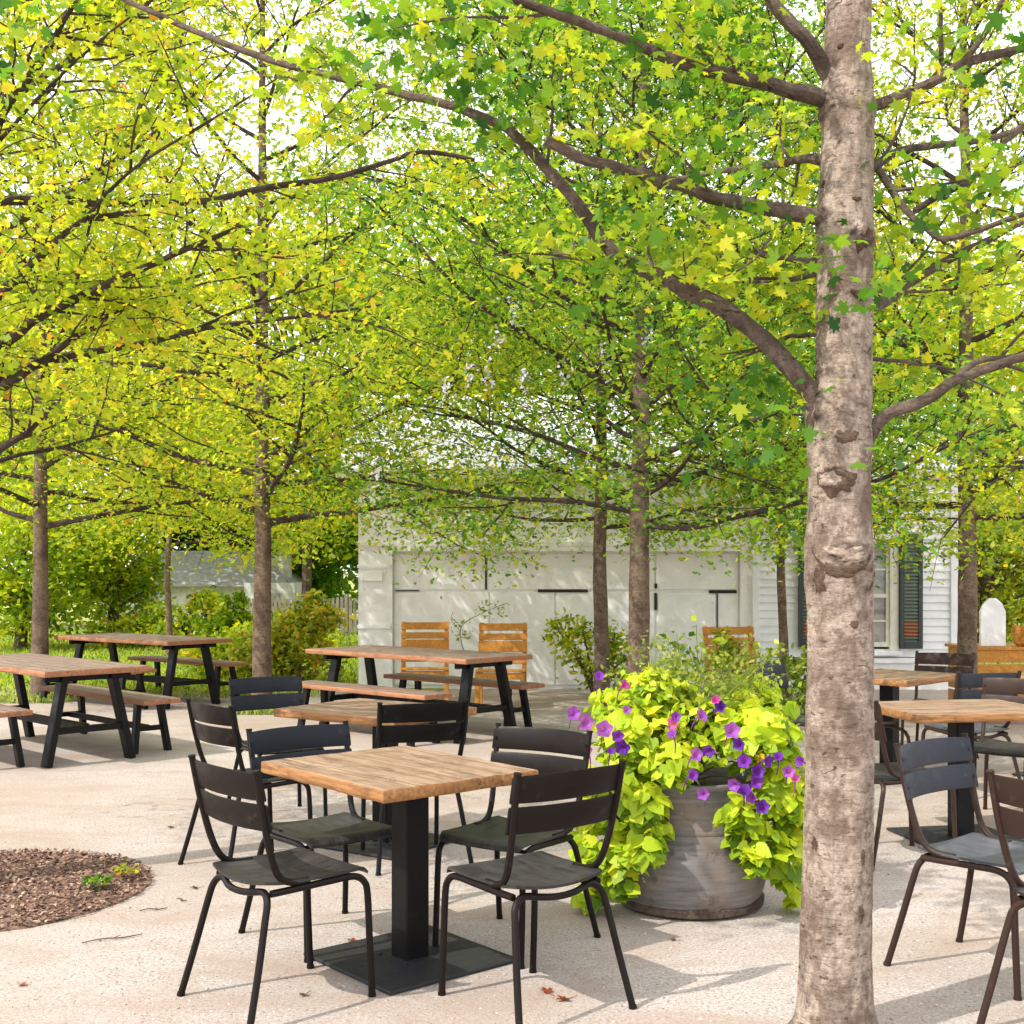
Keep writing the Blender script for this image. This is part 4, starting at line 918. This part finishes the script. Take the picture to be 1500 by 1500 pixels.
rs=np.random.default_rng(44); T=3.98
explicit(bt,BB,[
 ([(1205,610,T),(1185,572,3.97),(1150,530,3.98),(1110,490,4.0),(1060,452,4.03),(1005,425,4.05),(950,398,4.08),(905,376,4.1),(870,335,4.12),(845,298,4.15),(800,245,4.18),(745,190,4.22),(690,165,4.26),(640,150,4.3),(530,122,4.36),(420,95,4.42),(300,52,4.5),(185,0,4.6),(100,-40,4.7)],.038,.008,.55),
 ([(1222,318,T-.02),(1195,318,3.95),(1160,312,3.93),(1100,300,3.92),(1050,290,3.9),(1000,272,3.88),(960,262,3.86),(915,248,3.84),(860,235,3.82),(800,206,3.8)],.028,.015,.8),
 ([(1215,150,T),(1190,140,3.95),(1150,130,3.9),(1080,112,3.86),(1030,103,3.84),(960,76,3.8),(880,42,3.75),(820,22,3.7),(700,-20,3.6)],.030,.012,.9),
 ([(1232,145,T),(1215,110,3.97),(1190,70,3.95),(1160,35,3.93),(1130,0,3.92),(1090,-80,3.9)],.033,.018,.5),
 ([(1215,390,T),(1185,383,4.0),(1120,372,4.05),(1085,358,4.1),(1055,342,4.15),(1020,318,4.2)],.017,.006,.9),
 ([(1210,395,T),(1170,408,4.1),(1120,414,4.3),(1050,410,4.5),(960,400,4.7),(860,385,5.0),(780,350,5.2)],.012,.004,.8),
 ([(1200,490,T),(1150,495,4.15),(1115,512,4.25),(1070,530,4.4)],.008,.003,.8),
 ([(1215,235,T+.05),(1180,232,4.15),(1140,240,4.3),(1060,250,4.6),(960,270,5.0)],.02,.008,.7),
 ([(1262,660,T),(1278,630,3.96),(1300,608,3.95),(1340,592,3.94),(1370,578,3.92),(1395,560,3.9),(1430,545,3.9),(1510,520,3.88)],.027,.014,.5),
 ([(1395,562,3.9),(1430,530,4.0),(1470,525,4.1),(1520,518,4.2)],.012,.008,.5),
 ([(1268,160,T),(1290,152,3.97),(1350,128,3.95),(1410,95,3.9),(1460,80,3.88),(1520,66,3.86)],.022,.012,.8),
 ([(1262,260,T),(1285,240,4.0),(1330,218,4.05),(1440,205,4.15),(1520,180,4.2)],.018,.009,.8),
 ([(1285,245,4.0),(1305,275,3.98),(1325,305,3.96),(1345,325,3.95),(1385,350,3.9),(1440,335,3.85),(1510,310,3.8)],.013,.009,.6),
 ([(1340,310,3.96),(1380,285,3.98),(1425,262,4.0),(1465,215,4.0),(1515,170,4.0)],.012,.008,.6),
 ([(1262,455,T),(1300,440,4.1),(1340,410,4.2),(1400,375,4.25),(1450,350,4.3),(1520,312,4.4)],.02,.01,.7),
 ([(1262,425,T),(1340,428,4.2),(1430,420,4.4),(1510,412,4.6)],.007,.003,.6),
 ([(1262,525,T),(1330,530,4.15),(1400,540,4.3),(1470,530,4.4)],.008,.003,.7),
 ([(1410,95,3.9),(1440,55,3.85),(1470,0,3.8)],.012,.007,.7),
 ([(1375,110,3.93),(1378,60,3.92),(1376,-20,3.9)],.009,.006,.7)],rs,'leafM',.046,6,twn=4.5,twl=.34,shape='lobed',bias=.62,rad=.07,skip=.16)
# darker clumps of near leaves hanging from the limbs, upper part of the crown
cl=[(560,40,3.9,60),(640,70,4.0,55),(700,120,4.1,60),(730,160,4.1,40),(610,10,3.9,50),(20,40,3.6,26),(30,-10,3.6,26),(885,365,4.0,45),(900,410,4.0,40),(1035,265,3.85,35),(1070,225,3.9,30),(1240,395,3.82,34),(1255,440,3.83,20),(1180,600,3.9,22),(1225,583,3.8,8),(1130,580,4.1,30),(1100,640,4.3,40),(1060,600,4.4,35),(1340,250,3.9,25),(1420,300,3.9,35),(1460,90,3.8,35),(1000,120,3.9,30),(930,20,3.8,40),(1030,30,3.8,40),(1480,360,3.8,25),(700,0,3.9,50),(820,10,3.8,35),(1210,900,0,0)]
pts=[]
for (x,y,d,k) in cl:
    if k: 
        c=P(x,y,d)-BB; pts.append(np.array([c[:]]*k)+RNG.normal(0,1,(k,3))*np.array([.10,.12,.085]))
# unseen upper crown above the frame, added for the shade it casts
up=[]
for i in range(20):
    a=i*2.4; z=4.4+1.8*i/20; r=1.7*(1-.5*i/34)*(.35+.65*RNG.random()); up.append((r*math.cos(a),.4+abs(r*math.sin(a))*.9,z))
pts.append(np.repeat(np.array(up),50,0)+RNG.normal(0,.2,(20*50,3)))
pts=np.concatenate(pts); leaves('crown',pts,.053,M['leafG'],bt,'lobed',.9,np.clip(RNG.normal(.45,.25,len(pts)),0,1))
br=MB()
for u_ in up: c=Vector(u_); s=Vector((float(np.interp(c.z-.4,zs,xs)),0,c.z-.4)); br.tube([s,s.lerp(c,.5)+Vector((0,0,.03)),c],[.016,.010,.004],6,3)
br.build('upper_branches',M['limb'],bt)
# ---- background trees
def bgtree(name,label,x,y,H,R,z0,mat,n,size,bias,seed,trunk=.14,asp=1.0):
    rs=np.random.default_rng(seed); t=thing(name,label,'tree',(x,y,0),0,'trees beyond the courtyard')
    b=MB(); b.tube([(0,0,0),(.05,0,H*.4),(0,0,H*.85)],[trunk,trunk*.7,trunk*.25],8,4)
    nc=110; cc_=rs.normal(0,1,(nc,3)); cc_/=np.linalg.norm(cc_,axis=1)[:,None]; cc_*=(.35+.65*rs.random(nc))[:,None]**.6
    ctr=cc_*np.array([R,R*asp,(H-z0)/2])+np.array([0,0,(H+z0)/2])
    for q in ctr[:26]: b.tube([(0,0,max(.4,q[2]*.55)),(q[0]*.5,q[1]*.5,q[2]*.82),tuple(q)],[trunk*.35,trunk*.2,.012],5,3)
    b.build('trunk',M['limb'],t)
    cl=rs.integers(0,nc,n); C=ctr[cl]+rs.normal(0,1,(n,3))*np.array([R*.16,R*.16,(H-z0)*.065]); tt=rs.random(nc)[cl]
    k=C[:,2]>.05; leaves('crown',C[k],size,M[mat],t,'simple',.8,np.clip(bias+.5*(tt-.5)+rs.normal(0,.16,n),0,1)[k])
bgtree('background_tree','round green tree at the far left edge beyond the lawn',-9.6,24,3.3,1.6,.3,'leafM',9000,.13,.6,51)
bgtree('background_tree','bushy mid green tree beyond the lawn right of the leftmost trunk',-8.3,25.5,3.6,1.15,.35,'leafM',8000,.12,.6,52)
bgtree('background_tree','dark evergreen behind the cottage roof',-9.3,38,6.2,2.4,.8,'leafD',11900,.2,.5,53)
bgtree('background_tree','deep green tree behind the board fence beside the white building',-5.6,36,4.4,2.0,.3,'leafG',10200,.2,.6,54)
bgtree('background_tree','tall yellow green tree far behind the cottage',-12.5,33,11,4.2,1.5,'leafY',22100,.2,.5,55)
bgtree('background_tree','tall yellow green tree far behind the medium trunk',-5.2,31,10.5,4.0,2.6,'leafY',23800,.19,.5,56)
bgtree('background_tree','tall green tree rising behind the left half of the white roof',.4,27,9.8,3.6,2.6,'leafM',23800,.17,.5,57)
bgtree('background_tree','tall green tree rising behind the right half of the white roof',6.2,28,9.5,3.8,2.6,'leafY',23800,.17,.5,58)
bgtree('background_tree','pale yellow green tree beyond the building at the right edge',12.0,30,9,3.6,.4,'leafY',22100,.18,.55,59)
bgtree('background_tree','low orange tinted tree at the right edge behind the white board',9.2,24,3.2,1.7,.2,'autumn',9350,.13,.35,60)
# lilac blossoms hanging in the green crown
tA=[o for o in bpy.data.objects if o.parent is None and o.get('label','').startswith('slim brown trunk with green crown')][0]
for i,(px,py) in enumerate([(655,572),(730,492),(690,545),(714,550),(768,560),(825,545),(885,525),(910,690),(550,690),(753,455),(950,500),(1012,500)]):
    c=P(px,py,9.4 if i%2 else 9.0)-Vector((1.09,10.6,0)); k=26; q=RNG.normal(0,1,(k,3))*np.array([.028,.028,.06])
    leaves('blossom',np.array([c[:]]*k)+q,.035,M['lilac'],tA,'simple',1.0)
